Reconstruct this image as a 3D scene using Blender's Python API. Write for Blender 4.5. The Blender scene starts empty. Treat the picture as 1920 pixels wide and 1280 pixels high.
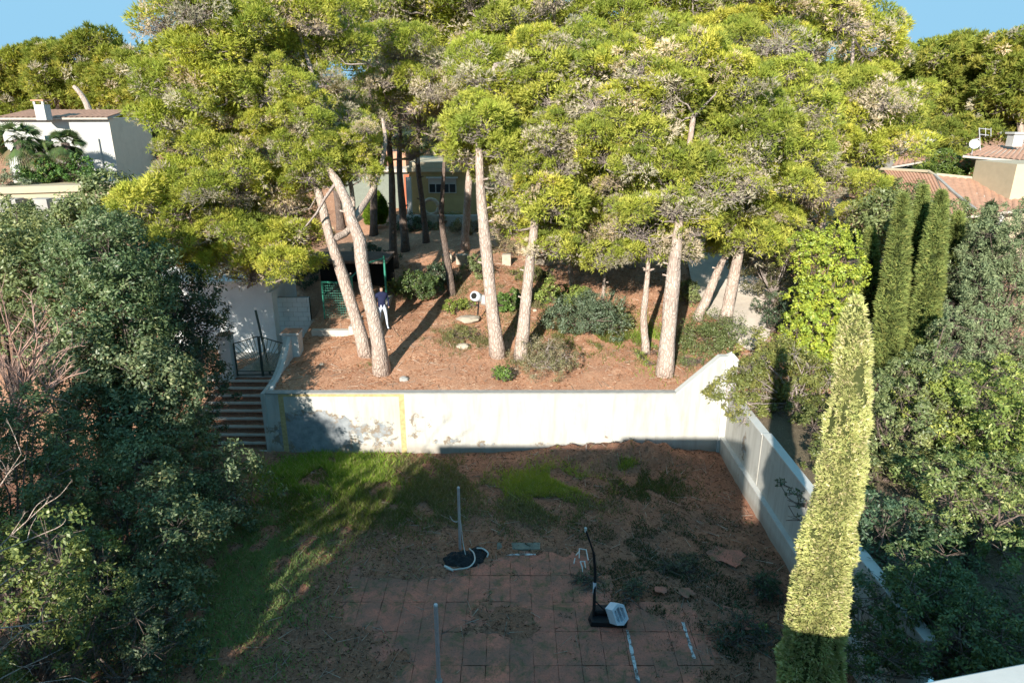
import bpy, math, random
import numpy as np
from mathutils import Vector, Matrix, noise as mnoise
S = bpy.context.scene
COL = S.collection
R = math.radians
# ------------------------------------------------------------------ camera, sky, sun, exposure
PITCH = R(18.5); H = 11.0
cam_d = bpy.data.cameras.new('camera'); cam = bpy.data.objects.new('camera', cam_d); COL.objects.link(cam)
cam.location = (0, 0, H); cam.rotation_euler = (R(90) - PITCH, 0, 0)
cam_d.lens = 24; cam_d.sensor_width = 36; cam_d.clip_start = 0.1; cam_d.clip_end = 3000
S.camera = cam
SUN_EL = R(21.5); SUN_AZ = R(18.5)
w = bpy.data.worlds.new('World'); S.world = w; w.use_nodes = True
nt = w.node_tree; nt.nodes.clear()
sky = nt.nodes.new('ShaderNodeTexSky'); sky.sky_type = 'NISHITA'; sky.sun_disc = False
sky.sun_elevation = SUN_EL; sky.sun_rotation = R(180) + SUN_AZ; sky.altitude = 50
sky.air_density = 0.7; sky.dust_density = 0.0; sky.ozone_density = 3.0
bg = nt.nodes.new('ShaderNodeBackground'); bg.inputs['Strength'].default_value = 0.122
wo = nt.nodes.new('ShaderNodeOutputWorld')
lim = nt.nodes.new('ShaderNodeVectorMath'); lim.operation = 'MINIMUM'; lim.inputs[1].default_value = (2.0, 2.2, 2.5)
even = nt.nodes.new('ShaderNodeMix'); even.data_type = 'RGBA'; even.inputs[0].default_value = .8; even.inputs[7].default_value = (.52, 1.48, 2.22, 1)   # an even, deep winter blue over the whole dome
nt.links.new(sky.outputs[0], lim.inputs[0]); nt.links.new(lim.outputs[0], even.inputs[6]); nt.links.new(even.outputs[2], bg.inputs[0])
nt.links.new(bg.outputs[0], wo.inputs[0])
sl = bpy.data.lights.new('sun', 'SUN'); sl.energy = 3.3; sl.angle = R(0.55); sl.color = (1.0, 0.94, 0.83)
sun = bpy.data.objects.new('sun', sl); COL.objects.link(sun); sun.location = (-20, -40, 40)
trav = Vector((math.sin(SUN_AZ) * math.cos(SUN_EL), math.cos(SUN_AZ) * math.cos(SUN_EL), -math.sin(SUN_EL)))
sun.rotation_euler = trav.to_track_quat('-Z', 'Y').to_euler()
S.view_settings.view_transform = 'Standard'; S.view_settings.look = 'None'
S.view_settings.gamma = 1; S.view_settings.use_curve_mapping = False
S.view_settings.exposure = 1.7

# ------------------------------------------------------------------ helpers
rng = np.random.default_rng(7); rnd = random.Random(7)
cP, sP = math.cos(PITCH), math.sin(PITCH)
def ray(px, py):
    u = (px - 960) / 1280; v = (py - 640) / 1280
    return np.array([u, cP - v * sP, -sP - v * cP])
def P(px, py, Y):
    d = ray(px, py); t = Y / d[1]; return Vector((d[0] * t, Y, H + d[2] * t))
def sstep(a, b, x):
    t = np.clip((x - a) / (b - a), 0, 1); return t * t * (3 - 2 * t)
def upper(x, y):     # terrain behind the yard wall
    z = 2.14 + .165 * np.minimum(y - 20.8, 13.2) + .125 * np.clip(y - 34, 0, 60) + .05 * np.clip(y - 94, 0, 200)
    zl = np.clip((y - 20.9) * .5, 0, 1.62)
    zl = zl + (z - zl) * sstep(27.5, 33, y)
    k = sstep(-8.35, -8.15, x)
    z = zl + (z - zl) * k
    z = z + .10 * np.sin(x * .9 + y * .5) * sstep(22, 26, y) + .05 * np.sin(x * 2.3 - y * 1.7) * sstep(21, 24, y)
    return z
def ground(x, y):
    if y > 20.9: return float(upper(x, y))
    if x > 7.1: return float(1.45 + .035 * max(y, 0))
    return 0.0
def G(px, py):
    d = ray(px, py); t = 8.0
    for _ in range(4000):
        p = np.array([0, 0, H]) + d * t
        if p[2] < ground(p[0], p[1]): break
        t += .03
    return Vector((p[0], p[1], ground(p[0], p[1])))

def props(o, label=None, cat=None, group=None, kind=None):
    if label: o['label'] = label
    if cat: o['category'] = cat
    if group: o['group'] = group
    if kind: o['kind'] = kind
    return o
def thing(name, label, cat, loc=(0, 0, 0), group=None):
    o = bpy.data.objects.new(name, None); COL.objects.link(o); o.location = loc; o.empty_display_size = .3
    return props(o, label, cat, group)
def link(name, me, mat, parent=None, kind=None):
    o = bpy.data.objects.new(name, me); COL.objects.link(o)
    if mat is not None and not me.materials: me.materials.append(mat)
    if parent is not None:
        o.parent = parent; o.location = -Vector(parent.location)   # geometry is given in world coordinates
        if parent.parent is not None: o.location = (0, 0, 0)
    if kind: o['kind'] = kind
    return o
def mesh_from(name, V, F, mat, parent=None, kind=None, smooth=False, colors=None):
    me = bpy.data.meshes.new(name)
    me.from_pydata([tuple(v) for v in V], [], [tuple(f) for f in F]); me.update()
    if smooth: me.polygons.foreach_set('use_smooth', [True] * len(me.polygons))
    return link(name, me, mat, parent, kind)
def mesh_uniform(name, V, k, C, mat, parent=None, kind=None):
    """V (n*k,3) vertices, every k of them one face, C (n*k,3) colours"""
    n = len(V); nf = n // k
    me = bpy.data.meshes.new(name)
    me.vertices.add(n); me.vertices.foreach_set('co', np.ascontiguousarray(V, dtype=np.float32).ravel())
    me.loops.add(n); me.loops.foreach_set('vertex_index', np.arange(n, dtype=np.int32))
    me.polygons.add(nf); me.polygons.foreach_set('loop_start', np.arange(0, n, k, dtype=np.int32))
    me.polygons.foreach_set('loop_total', np.full(nf, k, dtype=np.int32))
    me.update(calc_edges=True)
    a = me.color_attributes.new('Col', 'FLOAT_COLOR', 'POINT')
    c4 = np.ones((n, 4), dtype=np.float32); c4[:, :3] = C; a.data.foreach_set('color', c4.ravel())
    return link(name, me, mat, parent, kind)

class MB:
    def __init__(s): s.V = []; s.F = []
    def add(s, V, F):
        b = len(s.V); s.V += [tuple(v) for v in V]; s.F += [tuple(i + b for i in f) for f in F]; return s
    def box(s, x0, x1, y0, y1, z0, z1, rot=0, piv=None):
        V = [(x, y, z) for z in (z0, z1) for x, y in ((x0, y0), (x1, y0), (x1, y1), (x0, y1))]
        if rot:
            px, py = piv if piv else ((x0 + x1) / 2, (y0 + y1) / 2); c, q = math.cos(rot), math.sin(rot)
            V = [(px + (x - px) * c - (y - py) * q, py + (x - px) * q + (y - py) * c, z) for x, y, z in V]
        return s.add(V, [(3, 2, 1, 0), (4, 5, 6, 7), (0, 1, 5, 4), (1, 2, 6, 5), (2, 3, 7, 6), (3, 0, 4, 7)])
    def prism(s, poly, axis, a, b):   # poly of 2-D points extruded along axis 0 (x), 1 (y) or 2 (z)
        n = len(poly)
        def mk(p, t): return (t, p[0], p[1]) if axis == 0 else (p[0], t, p[1]) if axis == 1 else (p[0], p[1], t)
        V = [mk(p, a) for p in poly] + [mk(p, b) for p in poly]
        F = [tuple(range(n - 1, -1, -1)), tuple(range(n, 2 * n))] + [(i, (i + 1) % n, n + (i + 1) % n, n + i) for i in range(n)]
        return s.add(V, F)
    def tube(s, pts, rad, sides=8, wob=0, cap=True):
        pts = [Vector(p) for p in pts]; n = len(pts)
        if not hasattr(rad, '__len__'): rad = [rad] * n
        V = []; F = []; up = Vector((0, 1, 0.13)); prev = None
        for i, p in enumerate(pts):
            t = (pts[min(i + 1, n - 1)] - pts[max(i - 1, 0)]).normalized()
            if prev is None:
                a = t.cross(up if abs(t.dot(up.normalized())) < .9 else Vector((1, 0, 0))).normalized()
            else: a = (prev - t * prev.dot(t)).normalized()
            prev = a; b = t.cross(a)
            for k in range(sides):
                an = 2 * math.pi * k / sides; d = a * math.cos(an) + b * math.sin(an); rr = rad[i]
                if wob: rr *= 1 + wob * mnoise.noise((p + d * rad[i]) * (1.2 / max(rad[i], .05)))
                V.append(p + d * rr)
        for i in range(n - 1):
            for k in range(sides):
                F.append((i * sides + k, i * sides + (k + 1) % sides, (i + 1) * sides + (k + 1) % sides, (i + 1) * sides + k))
        if cap: F.append(tuple(range(sides - 1, -1, -1))); F.append(tuple(range((n - 1) * sides, n * sides)))
        return s.add(V, F)
    def build(s, name, mat, parent=None, kind=None, smooth=False, bevel=0):
        o = mesh_from(name, s.V, s.F, mat, parent, kind, smooth)
        if bevel:
            m = o.modifiers.new('bevel', 'BEVEL'); m.width = bevel; m.segments = 2; m.limit_method = 'ANGLE'
        return o
def curve_pts(pts, n):   # Catmull-Rom resample
    pts = [Vector(p) for p in pts]; q = [pts[0] * 2 - pts[1]] + pts + [pts[-1] * 2 - pts[-2]]; out = []
    m = len(pts) - 1
    for j in range(n):
        t = j / (n - 1) * m; i = min(int(t), m - 1); f = t - i
        a, b, c, d = q[i], q[i + 1], q[i + 2], q[i + 3]
        out.append(.5 * ((2 * b) + (c - a) * f + (2 * a - 5 * b + 4 * c - d) * f * f + (3 * b - a - 3 * c + d) * f ** 3))
    return out

# ------------------------------------------------------------------ materials
MATS = {}
def new_mat(name):
    m = bpy.data.materials.new(name); m.use_nodes = True; n = m.node_tree; n.nodes.clear()
    out = n.nodes.new('ShaderNodeOutputMaterial'); return m, n, out
def N(n, t, **kw):
    x = n.nodes.new(t)
    for k, v in kw.items():
        if k.startswith('i_'):
            key = k[2:]; key = int(key) if key.isdigit() else key.replace('_', ' ')
            x.inputs[key].default_value = v
        else: setattr(x, k, v)
    return x
def ramp(n, stops, inp, interp='LINEAR'):
    r = n.nodes.new('ShaderNodeValToRGB'); r.color_ramp.interpolation = interp
    e = r.color_ramp.elements
    while len(e) < len(stops): e.new(.5)
    for i, (p, c) in enumerate(stops):
        e[i].position = p; c = c if hasattr(c, '__len__') else (c, c, c); e[i].color = (*c, 1)
    n.links.new(inp, r.inputs[0]); return r.outputs[0]
def noise(n, vec, scale, detail=6, rough=.6, dist=0.0):
    x = N(n, 'ShaderNodeTexNoise'); x.inputs['Scale'].default_value = scale; x.inputs['Detail'].default_value = detail
    x.inputs['Roughness'].default_value = rough; x.inputs['Distortion'].default_value = dist
    n.links.new(vec, x.inputs['Vector']); return x.outputs['Fac']
def mix(n, fac, a, b, mode='MIX'):
    x = N(n, 'ShaderNodeMix', data_type='RGBA', blend_type=mode)
    for s, v in ((0, fac), (6, a), (7, b)):
        if hasattr(v, 'is_linked') or hasattr(v, 'links'): n.links.new(v, x.inputs[s])
        elif hasattr(v, '__len__'): x.inputs[s].default_value = (*v, 1)
        else: x.inputs[s].default_value = v
    return x.outputs[2]
def mth(n, op, a, b=None, clamp=False):
    x = N(n, 'ShaderNodeMath', operation=op, use_clamp=clamp)
    for s, v in ((0, a), (1, b)):
        if v is None: continue
        if hasattr(v, 'links'): n.links.new(v, x.inputs[s])
        else: x.inputs[s].default_value = v
    return x.outputs[0]
def pos(n): return N(n, 'ShaderNodeNewGeometry').outputs['Position']
def princ(n, out, col, rough=.8, bump=None, bstr=.3, bdist=.02, metal=0, spec=.3):
    b = N(n, 'ShaderNodeBsdfPrincipled')
    if hasattr(col, 'links'): n.links.new(col, b.inputs['Base Color'])
    else: b.inputs['Base Color'].default_value = (*col, 1)
    if hasattr(rough, 'links'): n.links.new(rough, b.inputs['Roughness'])
    else: b.inputs['Roughness'].default_value = rough
    b.inputs['Metallic'].default_value = metal; b.inputs['Specular IOR Level'].default_value = spec
    if bump is not None:
        bp = N(n, 'ShaderNodeBump'); bp.inputs['Strength'].default_value = bstr; bp.inputs['Distance'].default_value = bdist
        n.links.new(bump, bp.inputs['Height']); n.links.new(bp.outputs[0], b.inputs['Normal'])
    n.links.new(b.outputs[0], out.inputs[0]); return b

def mat_leaf(name, trans=.35, gloss=0.0, rough=.5, vary=True):
    m, n, o = new_mat(name)
    at = N(n, 'ShaderNodeAttribute', attribute_name='Col')
    d = N(n, 'ShaderNodeBsdfDiffuse'); t = N(n, 'ShaderNodeBsdfTranslucent')
    oi = N(n, 'ShaderNodeObjectInfo')
    lv = ramp(n, [(0, (.76, .80, .78)), (.35, (.94, .97, .93)), (.7, (1.04, 1.02, 1.0)), (1, (1.2, 1.12, 1.0))], oi.outputs['Random'])
    lc = mix(n, 1.0, at.outputs['Color'], lv, 'MULTIPLY') if vary else at.outputs['Color']
    n.links.new(lc, d.inputs[0])
    n.links.new(mix(n, 1.0, lc, (1.1, 1.1, .5), 'MULTIPLY'), t.inputs[0])
    mx = N(n, 'ShaderNodeMixShader'); mx.inputs[0].default_value = trans
    n.links.new(d.outputs[0], mx.inputs[1]); n.links.new(t.outputs[0], mx.inputs[2]); last = mx
    if gloss:
        g = N(n, 'ShaderNodeBsdfGlossy'); g.inputs['Roughness'].default_value = rough
        m2 = N(n, 'ShaderNodeMixShader'); m2.inputs[0].default_value = gloss
        n.links.new(mx.outputs[0], m2.inputs[1]); n.links.new(g.outputs[0], m2.inputs[2]); last = m2
    n.links.new(last.outputs[0], o.inputs[0]); return m
M_needle = mat_leaf('pine_needles', .42)
M_leaf = mat_leaf('broad_leaves', .28, .03, .45)
M_cyp = mat_leaf('cypress_sprays', .22, vary=False)
M_grass = mat_leaf('grass_blades', .35, vary=False)

def mat_bark(name, c0, c1, c2, sc=7):
    m, n, o = new_mat(name); p = pos(n)
    mp = N(n, 'ShaderNodeMapping'); mp.inputs['Scale'].default_value = (1, 1, .35); n.links.new(p, mp.inputs[0])
    v = N(n, 'ShaderNodeTexVoronoi', feature='DISTANCE_TO_EDGE'); v.inputs['Scale'].default_value = sc * 1.6
    wv = N(n, 'ShaderNodeTexNoise'); wv.inputs['Scale'].default_value = 5; n.links.new(mp.outputs[0], wv.inputs['Vector'])
    vm = N(n, 'ShaderNodeVectorMath', operation='MULTIPLY_ADD'); n.links.new(wv.outputs['Color'], vm.inputs[0]); vm.inputs[1].default_value = (.15, .15, .15)
    n.links.new(mp.outputs[0], vm.inputs[2]); n.links.new(vm.outputs[0], v.inputs['Vector'])
    edge = ramp(n, [(0, 0), (.18, 1)], v.outputs['Distance'])
    a = mix(n, ramp(n, [(.35, 0), (.65, 1)], noise(n, p, 2.2)), c0, c1)
    b = mix(n, ramp(n, [(.5, 0), (.75, 1)], noise(n, p, 9)), a, c2)
    col = mix(n, edge, mix(n, 1.0, b, (.74, .69, .66), 'MULTIPLY'), b)
    h = mth(n, 'ADD', edge, noise(n, p, 25))
    princ(n, o, col, .95, h, .7, .03); return m
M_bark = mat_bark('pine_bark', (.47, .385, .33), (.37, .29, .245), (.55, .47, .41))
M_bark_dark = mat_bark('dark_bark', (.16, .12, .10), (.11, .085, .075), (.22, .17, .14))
M_twig = mat_bark('dead_twig_wood', (.42, .35, .32), (.30, .25, .225), (.52, .46, .43), 20)
M_bare = mat_bark('bare_branch_wood', (.50, .40, .34), (.36, .27, .22), (.58, .50, .45), 20)

def simple(name, col, rough=.7, metal=0, var=.12, sc=8, bump=.15):
    m, n, o = new_mat(name); p = pos(n); f = noise(n, p, sc)
    c = mix(n, ramp(n, [(.3, 0), (.7, 1)], f), tuple(x * (1 - var) for x in col), tuple(min(1, x * (1 + var)) for x in col))
    g = mix(n, ramp(n, [(.55, 0), (.8, .5)], noise(n, p, sc * .3)), c, tuple(x * .6 for x in col))
    princ(n, o, g, rough, noise(n, p, sc * 6), bump, .01, metal); return m
M_white = simple('white_render', (.48, .475, .45), .85, 0, .06, 3)
M_cream = simple('cream_render', (.44, .37, .26), .85, 0, .06, 3)
M_yellow = simple('yellow_render', (.42, .32, .15), .85, 0, .1, 3)
M_ochre = simple('ochre_paint', (.40, .31, .15), .85, 0, .25, 9)
M_conc = simple('pale_concrete', (.47, .42, .36), .9, 0, .12, 5, .4)
M_conc_grey = simple('grey_concrete', (.30, .29, .27), .9, 0, .15, 5, .4)
M_terra = simple('terracotta', (.42, .235, .155), .85, 0, .18, 4, .3)
M_red = simple('red_brown_paint', (.38, .10, .045), .6, 0, .1, 4)
M_green_metal = simple('green_metal', (.03, .20, .14), .45, .1, .15, 12)
M_dkgreen_metal = simple('dark_green_metal', (.05, .075, .065), .5, .3, .2, 12)
M_galv = simple('galvanised_metal', (.60, .59, .62), .45, .6, .1, 20)
M_black = simple('black_plastic', (.012, .012, .014), .5, 0, .2, 20)
M_dark = simple('dark_interior', (.012, .011, .010), .9, 0, .2, 5)
M_tarp = simple('black_netting', (.018, .018, .020), .7, 0, .4, 30, .8)
M_hose = simple('pale_hose', (.52, .50, .47), .5, 0, .08, 20)
M_plastic = simple('white_plastic', (.62, .66, .72), .45, 0, .05, 10)
M_glass = simple('dark_glass', (.03, .035, .04), .1, 0, .1, 4, 0)
M_stone = simple('pale_stone', (.40, .34, .27), .9, 0, .2, 6, .6)
M_navy = simple('navy_cloth', (.012, .016, .05), .9, 0, .2, 30)
M_paleblue = simple('pale_blue_cloth', (.50, .55, .65), .9, 0, .1, 30)
M_skin = simple('skin', (.42, .25, .18), .6, 0, .05, 10)
M_hair = simple('dark_hair', (.03, .02, .015), .7, 0, .2, 30)
M_soffit = simple('timber_soffit', (.34, .16, .07), .8, 0, .15, 8)
M_road = simple('asphalt', (.07, .07, .072), .9, 0, .2, 8, .4)

def mat_litter(name, c0, c1, c2, dark):
    m, n, o = new_mat(name); p = pos(n)
    big = ramp(n, [(.35, 0), (.65, 1)], noise(n, p, .55, 5))
    fine = noise(n, p, 14, 8, .75); fleck = noise(n, p, 38, 4, .8)
    a = mix(n, big, c0, c1)
    a = mix(n, ramp(n, [(.52, 0), (.68, 1)], fine), a, c2)
    a = mix(n, ramp(n, [(.36, .85), (.48, 0)], fleck), a, dark)
    a = mix(n, ramp(n, [(.56, 0), (.74, .7)], noise(n, p, 1.6, 8, .7)), a, tuple(x * .42 for x in c0))
    a = mix(n, ramp(n, [(.54, 0), (.66, .6)], noise(n, p, 2.9, 8, .75, .8)), a, tuple(min(1, x * 1.15) for x in c2))
    princ(n, o, a, .95, mth(n, 'ADD', fine, fleck), .9, .05); return m
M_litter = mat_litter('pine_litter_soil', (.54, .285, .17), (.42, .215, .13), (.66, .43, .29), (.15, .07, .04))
M_soil = mat_litter('brown_soil', (.38, .165, .095), (.26, .13, .085), (.50, .26, .16), (.07, .038, .028))  # darker red-brown soil of the yard and steps
M_garden = mat_litter('garden_soil', (.22, .16, .11), (.16, .13, .08), (.30, .22, .15), (.06, .045, .03))

def mat_wall(name, ellipses, band=True):
    """white paint peeling off grey plaster inside some ragged areas (x, z, rx, rz, strength)"""
    m, n, o = new_mat(name); p = pos(n)
    sp = N(n, 'ShaderNodeSeparateXYZ'); n.links.new(p, sp.inputs[0])
    tot = None
    for (ax, x, z, rx, rz, s) in ellipses:
        a = mth(n, 'DIVIDE', mth(n, 'SUBTRACT', sp.outputs[ax], x), rx); b = mth(n, 'DIVIDE', mth(n, 'SUBTRACT', sp.outputs[2], z), rz)
        d = mth(n, 'ADD', mth(n, 'MULTIPLY', a, a), mth(n, 'MULTIPLY', b, b))
        v = mth(n, 'MULTIPLY', mth(n, 'SUBTRACT', 1.0, d, True), s)
        tot = v if tot is None else mth(n, 'MAXIMUM', tot, v)
    nz = noise(n, p, 2.6, 9, .68, .4)
    sc = mth(n, 'ADD', mth(n, 'MULTIPLY', tot, .55), mth(n, 'MULTIPLY', nz, .8))
    peel = ramp(n, [(.655, 0), (.675, 1)], sc); rim = ramp(n, [(.60, 0), (.65, 1), (.71, 1), (.78, 0)], sc)
    st = N(n, 'ShaderNodeMapping'); st.inputs['Scale'].default_value = (2.2, 2.2, .3); n.links.new(p, st.inputs[0])
    streak = noise(n, st.outputs[0], 2.5, 5, .6)
    white = mix(n, ramp(n, [(.42, 0), (.75, 1)], streak), (.415, .405, .375), (.31, .30, .27))
    low = mth(n, 'MULTIPLY', ramp(n, [(0, 1), (.25, 0)], mth(n, 'ADD', sp.outputs[2], mth(n, 'MULTIPLY', nz, -.35))), .6)
    white = mix(n, low, white, (.24, .20, .16))
    white = mix(n, ramp(n, [(.56, 0), (.70, .55)], noise(n, p, 1.1, 9, .75)), white, (.27, .25, .22))
    grey = mix(n, ramp(n, [(.35, 0), (.65, 1)], noise(n, p, 3.5, 8, .7)), (.17, .185, .20), (.29, .305, .315))
    c = mix(n, peel, white, grey)
    c = mix(n, mth(n, 'MULTIPLY', rim, ramp(n, [(.45, 0), (.55, .85)], noise(n, p, 5, 5))), c, (.20, .15, .10))
    h = mth(n, 'SUBTRACT', mth(n, 'MULTIPLY', noise(n, p, 30), .25), peel)
    princ(n, o, c, .9, h, .6, .012); return m
M_wall = mat_wall('peeling_white_wall', [(0, -6.6, .8, 1.9, 1.1, 1.0), (0, -4.7, .8, 1.5, 1.0, .55), (0, -3.1, 1.0, 1.0, .8, .36), (0, -2.2, .5, 1.1, .35, .42), (0, -1.0, .38, .8, .25, .5), (0, .9, .38, .7, .2, .50), (0, 3.0, .7, .8, .3, .25), (0, 5.4, 1.0, .12, 1.4, .26)])
M_rwall = mat_wall('weathered_side_wall', [(1, 18.9, 1.2, .5, .8, .45), (1, 17, .5, 4, .35, .28), (1, 13, .5, 4, .4, .25)])

def mat_tile():
    m, n, o = new_mat('red_court_tile'); p = pos(n)
    oi = N(n, 'ShaderNodeObjectInfo')
    a = mix(n, oi.outputs['Random'], (.62, .195, .125), (.47, .155, .105))
    a = mix(n, ramp(n, [(.40, 0), (.58, .9)], noise(n, p, .8, 10, .8)), a, (.20, .11, .078))
    a = mix(n, ramp(n, [(.50, 0), (.64, .9)], noise(n, p, 2.0, 9, .8, .6)), a, (.08, .09, .035))
    a = mix(n, ramp(n, [(.60, 0), (.72, .7)], noise(n, p, 6, 8, .8)), a, (.33, .19, .16))
    a = mix(n, ramp(n, [(.35, .8), (.46, 0)], noise(n, p, 30, 5, .8)), a, (.05, .035, .03))
    princ(n, o, a, .85, noise(n, p, 18, 8), .5, .02); return m
M_tile = mat_tile()
def mat_worn_line():
    m, n, o = new_mat('worn_white_line'); p = pos(n)
    a = mix(n, ramp(n, [(.48, 0), (.56, 1)], noise(n, p, 5, 6, .8)), (.52, .52, .52), (.12, .09, .08))
    princ(n, o, a, .8); return m
M_line = mat_worn_line()

# ------------------------------------------------------------------ ground sheets
def grid(name, xs, ys, fz, mat):
    X, Y = np.meshgrid(xs, ys); Z = fz(X, Y)
    V = np.stack([X, Y, Z], -1).reshape(-1, 3); nx = len(xs)
    F = [(j * nx + i, j * nx + i + 1, (j + 1) * nx + i + 1, (j + 1) * nx + i) for j in range(len(ys) - 1) for i in range(nx - 1)]
    return props(mesh_from(name, V, F, mat, smooth=True), kind='structure')
def vn(X, Y, s, seed=0):   # cheap smooth noise, -1..1
    a = np.zeros_like(X, dtype=float); r = np.random.default_rng(seed)
    for k in range(7):
        th = r.uniform(0, 6.28); f = s * r.uniform(.6, 1.9)
        a += np.sin((X * math.cos(th) + Y * math.sin(th)) * f + r.uniform(0, 6.28)) / 7 * 1.7
    return a
XT0, XT1, YT1 = -5.6, 4.6, 15.35      # tiled court
def yardz(X, Y):
    z = .05 + .025 * vn(X, Y, 3.1, 1) + .02 * vn(X, Y, 9, 2)
    inside = np.minimum(np.minimum(X - XT0, XT1 - X), YT1 - Y) - .25 + .75 * vn(X, Y, 1.3, 3) + .3 * vn(X, Y, 5, 4)
    bury = sstep(.05, .55, vn(X, Y, 1.5, 11) + .45 * vn(X, Y, 5, 12) + .9 * sstep(-1.0, -4.2, X) - .15) 
    z = z - .085 * sstep(-.25, .5, inside) * (1 - .88 * bury)
    for (cx, cy, rx, ry, h) in ((2.4, 20.3, 1.7, .7, .38), (4.6, 20.2, 1.5, .7, .42), (3.4, 20.45, 3.2, .6, .12), (-1.9, 14.9, 1.2, .8, .06), (-6.3, 18.5, 1.5, 2, .12)):
        z = z + h * np.exp(-((X - cx) / rx) ** 2 - ((Y - cy) / ry) ** 2) * (1 + .25 * vn(X, Y, 7, 5))
    return z + .18 * sstep(-7, -9.5, X)
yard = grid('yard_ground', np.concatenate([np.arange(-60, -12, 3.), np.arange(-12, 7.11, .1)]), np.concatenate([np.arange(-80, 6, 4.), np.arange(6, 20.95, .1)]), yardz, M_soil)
terrace = grid('hillside_ground', np.concatenate([np.arange(-600, -40, 40.), np.arange(-40, -14, 1.5), np.arange(-14, 20, .2), np.arange(20, 60, 1.5), np.arange(60, 601, 40.)]),
     np.concatenate([np.arange(20.9, 40, .2), np.arange(40, 120, 2.), np.arange(120, 900, 30.)]), lambda X, Y: upper(X, Y) + .03 * vn(X, Y, 4, 8) + .015 * vn(X, Y, 11, 9), M_litter)
grid('side_garden_ground', np.concatenate([np.arange(7.25, 20, .5), np.arange(20, 300, 20.)]), np.concatenate([np.arange(-80, 0, 8.), np.arange(0, 20.9, .5), [20.9]]),
     lambda X, Y: 1.45 + .035 * np.clip(Y, 0, 30) + .04 * vn(X, Y, 2, 6), M_garden)

# ------------------------------------------------------------------ tiled court
court = props(bpy.data.objects.new('tiled_court', None), kind='structure'); COL.objects.link(court); court.location = (0, 12, 0)
TW, TL, GAP = .505, .98, .011
tmesh = []
for v in range(5):
    V = []; r = np.random.default_rng(v)
    nx, ny = 3, 5
    for j in range(ny + 1):
        for i in range(nx + 1):
            ex = (.5 * (TW - GAP)) * (2 * i / nx - 1); ey = .5 * (TL - GAP) * (2 * j / ny - 1)
            edge = i in (0, nx) or j in (0, ny)
            V.append((ex + (r.uniform(-.007, .007) if edge else 0), ey + (r.uniform(-.007, .007) if edge else 0), .022 - (.006 if edge else 0) + r.uniform(-.002, .002)))
    nb = len(V); F = [(j * 4 + i, j * 4 + i + 1, (j + 1) * 4 + i + 1, (j + 1) * 4 + i) for j in range(ny) for i in range(nx)]
    c4 = [0, 3, (ny + 1) * 4 - 1, ny * 4]; V += [(V[k][0], V[k][1], -.04) for k in c4]
    for a in range(4): F.append((c4[a], nb + a, nb + (a + 1) % 4, c4[(a + 1) % 4]))
    me = bpy.data.meshes.new('tile'); me.from_pydata(V, [], F); me.materials.append(M_tile); tmesh.append(me)
k = 0
y = YT1 - TL / 2
while y > 9.4:
    x = XT0 + TW / 2
    while x < XT1:
        inside = True
        if y > 14.6 and not (-1.2 < x < 1.9): inside = rnd.random() < .55 and x > -4
        if inside and not (x > 2.3 and y > 13.6):
            o = bpy.data.objects.new('tile', tmesh[k % 5]); COL.objects.link(o); o.parent = court
            o.location = (x, y - 12, rnd.uniform(-.006, .008)); o.rotation_euler = (rnd.uniform(-.008, .008), rnd.uniform(-.008, .008), rnd.choice((0, math.pi)) + rnd.uniform(-.006, .006)); k += 1
        x += TW
    y -= TL
def line_strip(x0, y0, x1, y1, wd, z=.037):
    m = MB(); n = 14; r = random.Random(int(x0 * 100))
    dx, dy = x1 - x0, y1 - y0; L = math.hypot(dx, dy); px, py = -dy / L * wd / 2, dx / L * wd / 2
    V = []
    for i in range(n + 1):
        t = i / n; a = 1 + r.uniform(-.35, .25)
        V += [(x0 + dx * t - px * a, y0 + dy * t - py * a, z), (x0 + dx * t + px * a, y0 + dy * t + py * a, z)]
    m.add(V, [(2 * i, 2 * i + 1, 2 * i + 3, 2 * i + 2) for i in range(n)])
    o = m.build('court_line', M_line, court); return o
a, b = P(1176, 1180, 12.45), P(1197, 1280, 10.95)
line_strip(a.x, a.y, b.x, b.y, .07)
a, b = P(1280, 1168, 12.7), P(1302, 1232, 11.6)
line_strip(a.x, a.y, b.x, b.y, .07)
line_strip(-.32, 15.2, .62, 15.2, .07)
MB().box(-.4, .75, 15.40, 15.70, 0, .055).build('concrete_strip', simple('mossy_concrete', (.16, .16, .13), .9, 0, .3, 6, .4), court, bevel=.01)
# bare red patches of buried court
for (px, py, s) in ((1362, 1047, .42), (1285, 1115, .2), (1240, 1112, .15), (1380, 1165, .45)):
    g = G(px, py); V = []; r = random.Random(px)
    n = 22
    for i in range(n):
        an = 6.283 * i / n; q = s * (1 + r.uniform(-.3, .3)); V.append((g.x + q * math.cos(an), g.y + q * .9 * math.sin(an), .092 + .0))
    mesh_from('bare_patch', V, [tuple(range(n))], M_tile, court)

# ------------------------------------------------------------------ retaining wall, side wall, stairs
fw = thing('retaining_wall', 'long white peeling retaining wall with ochre bands holding up the pine terrace', 'wall', (-.5, 20.8, 0))
MB().prism([(-8.15, -.2), (7.0, -.2), (7.0, 3.48), (6.75, 3.48), (5.42, 2.22), (-8.15, 2.22)], 1, 20.8, 21.02).build('wall_face', M_wall, fw)
MB().box(-8.15, 5.40, 20.77, 21.05, 2.223, 2.262).build('coping', M_conc_grey, fw, bevel=.008)
MB().prism([(5.40, 2.223), (5.42, 2.262), (6.74, 3.52), (7.0, 3.52), (7.0, 3.483), (6.76, 3.483), (5.44, 2.223)], 1, 20.77, 21.05).build('raking_coping', M_white, fw)
m = MB(); m.box(6.93, 7.33, 20.72, 21.12, -.1, 3.35); m.build('corner_pillar', M_white, fw, bevel=.01)
m = MB(); c = [(6.89, 20.68), (7.37, 20.68), (7.37, 21.16), (6.89, 21.16)]
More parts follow.
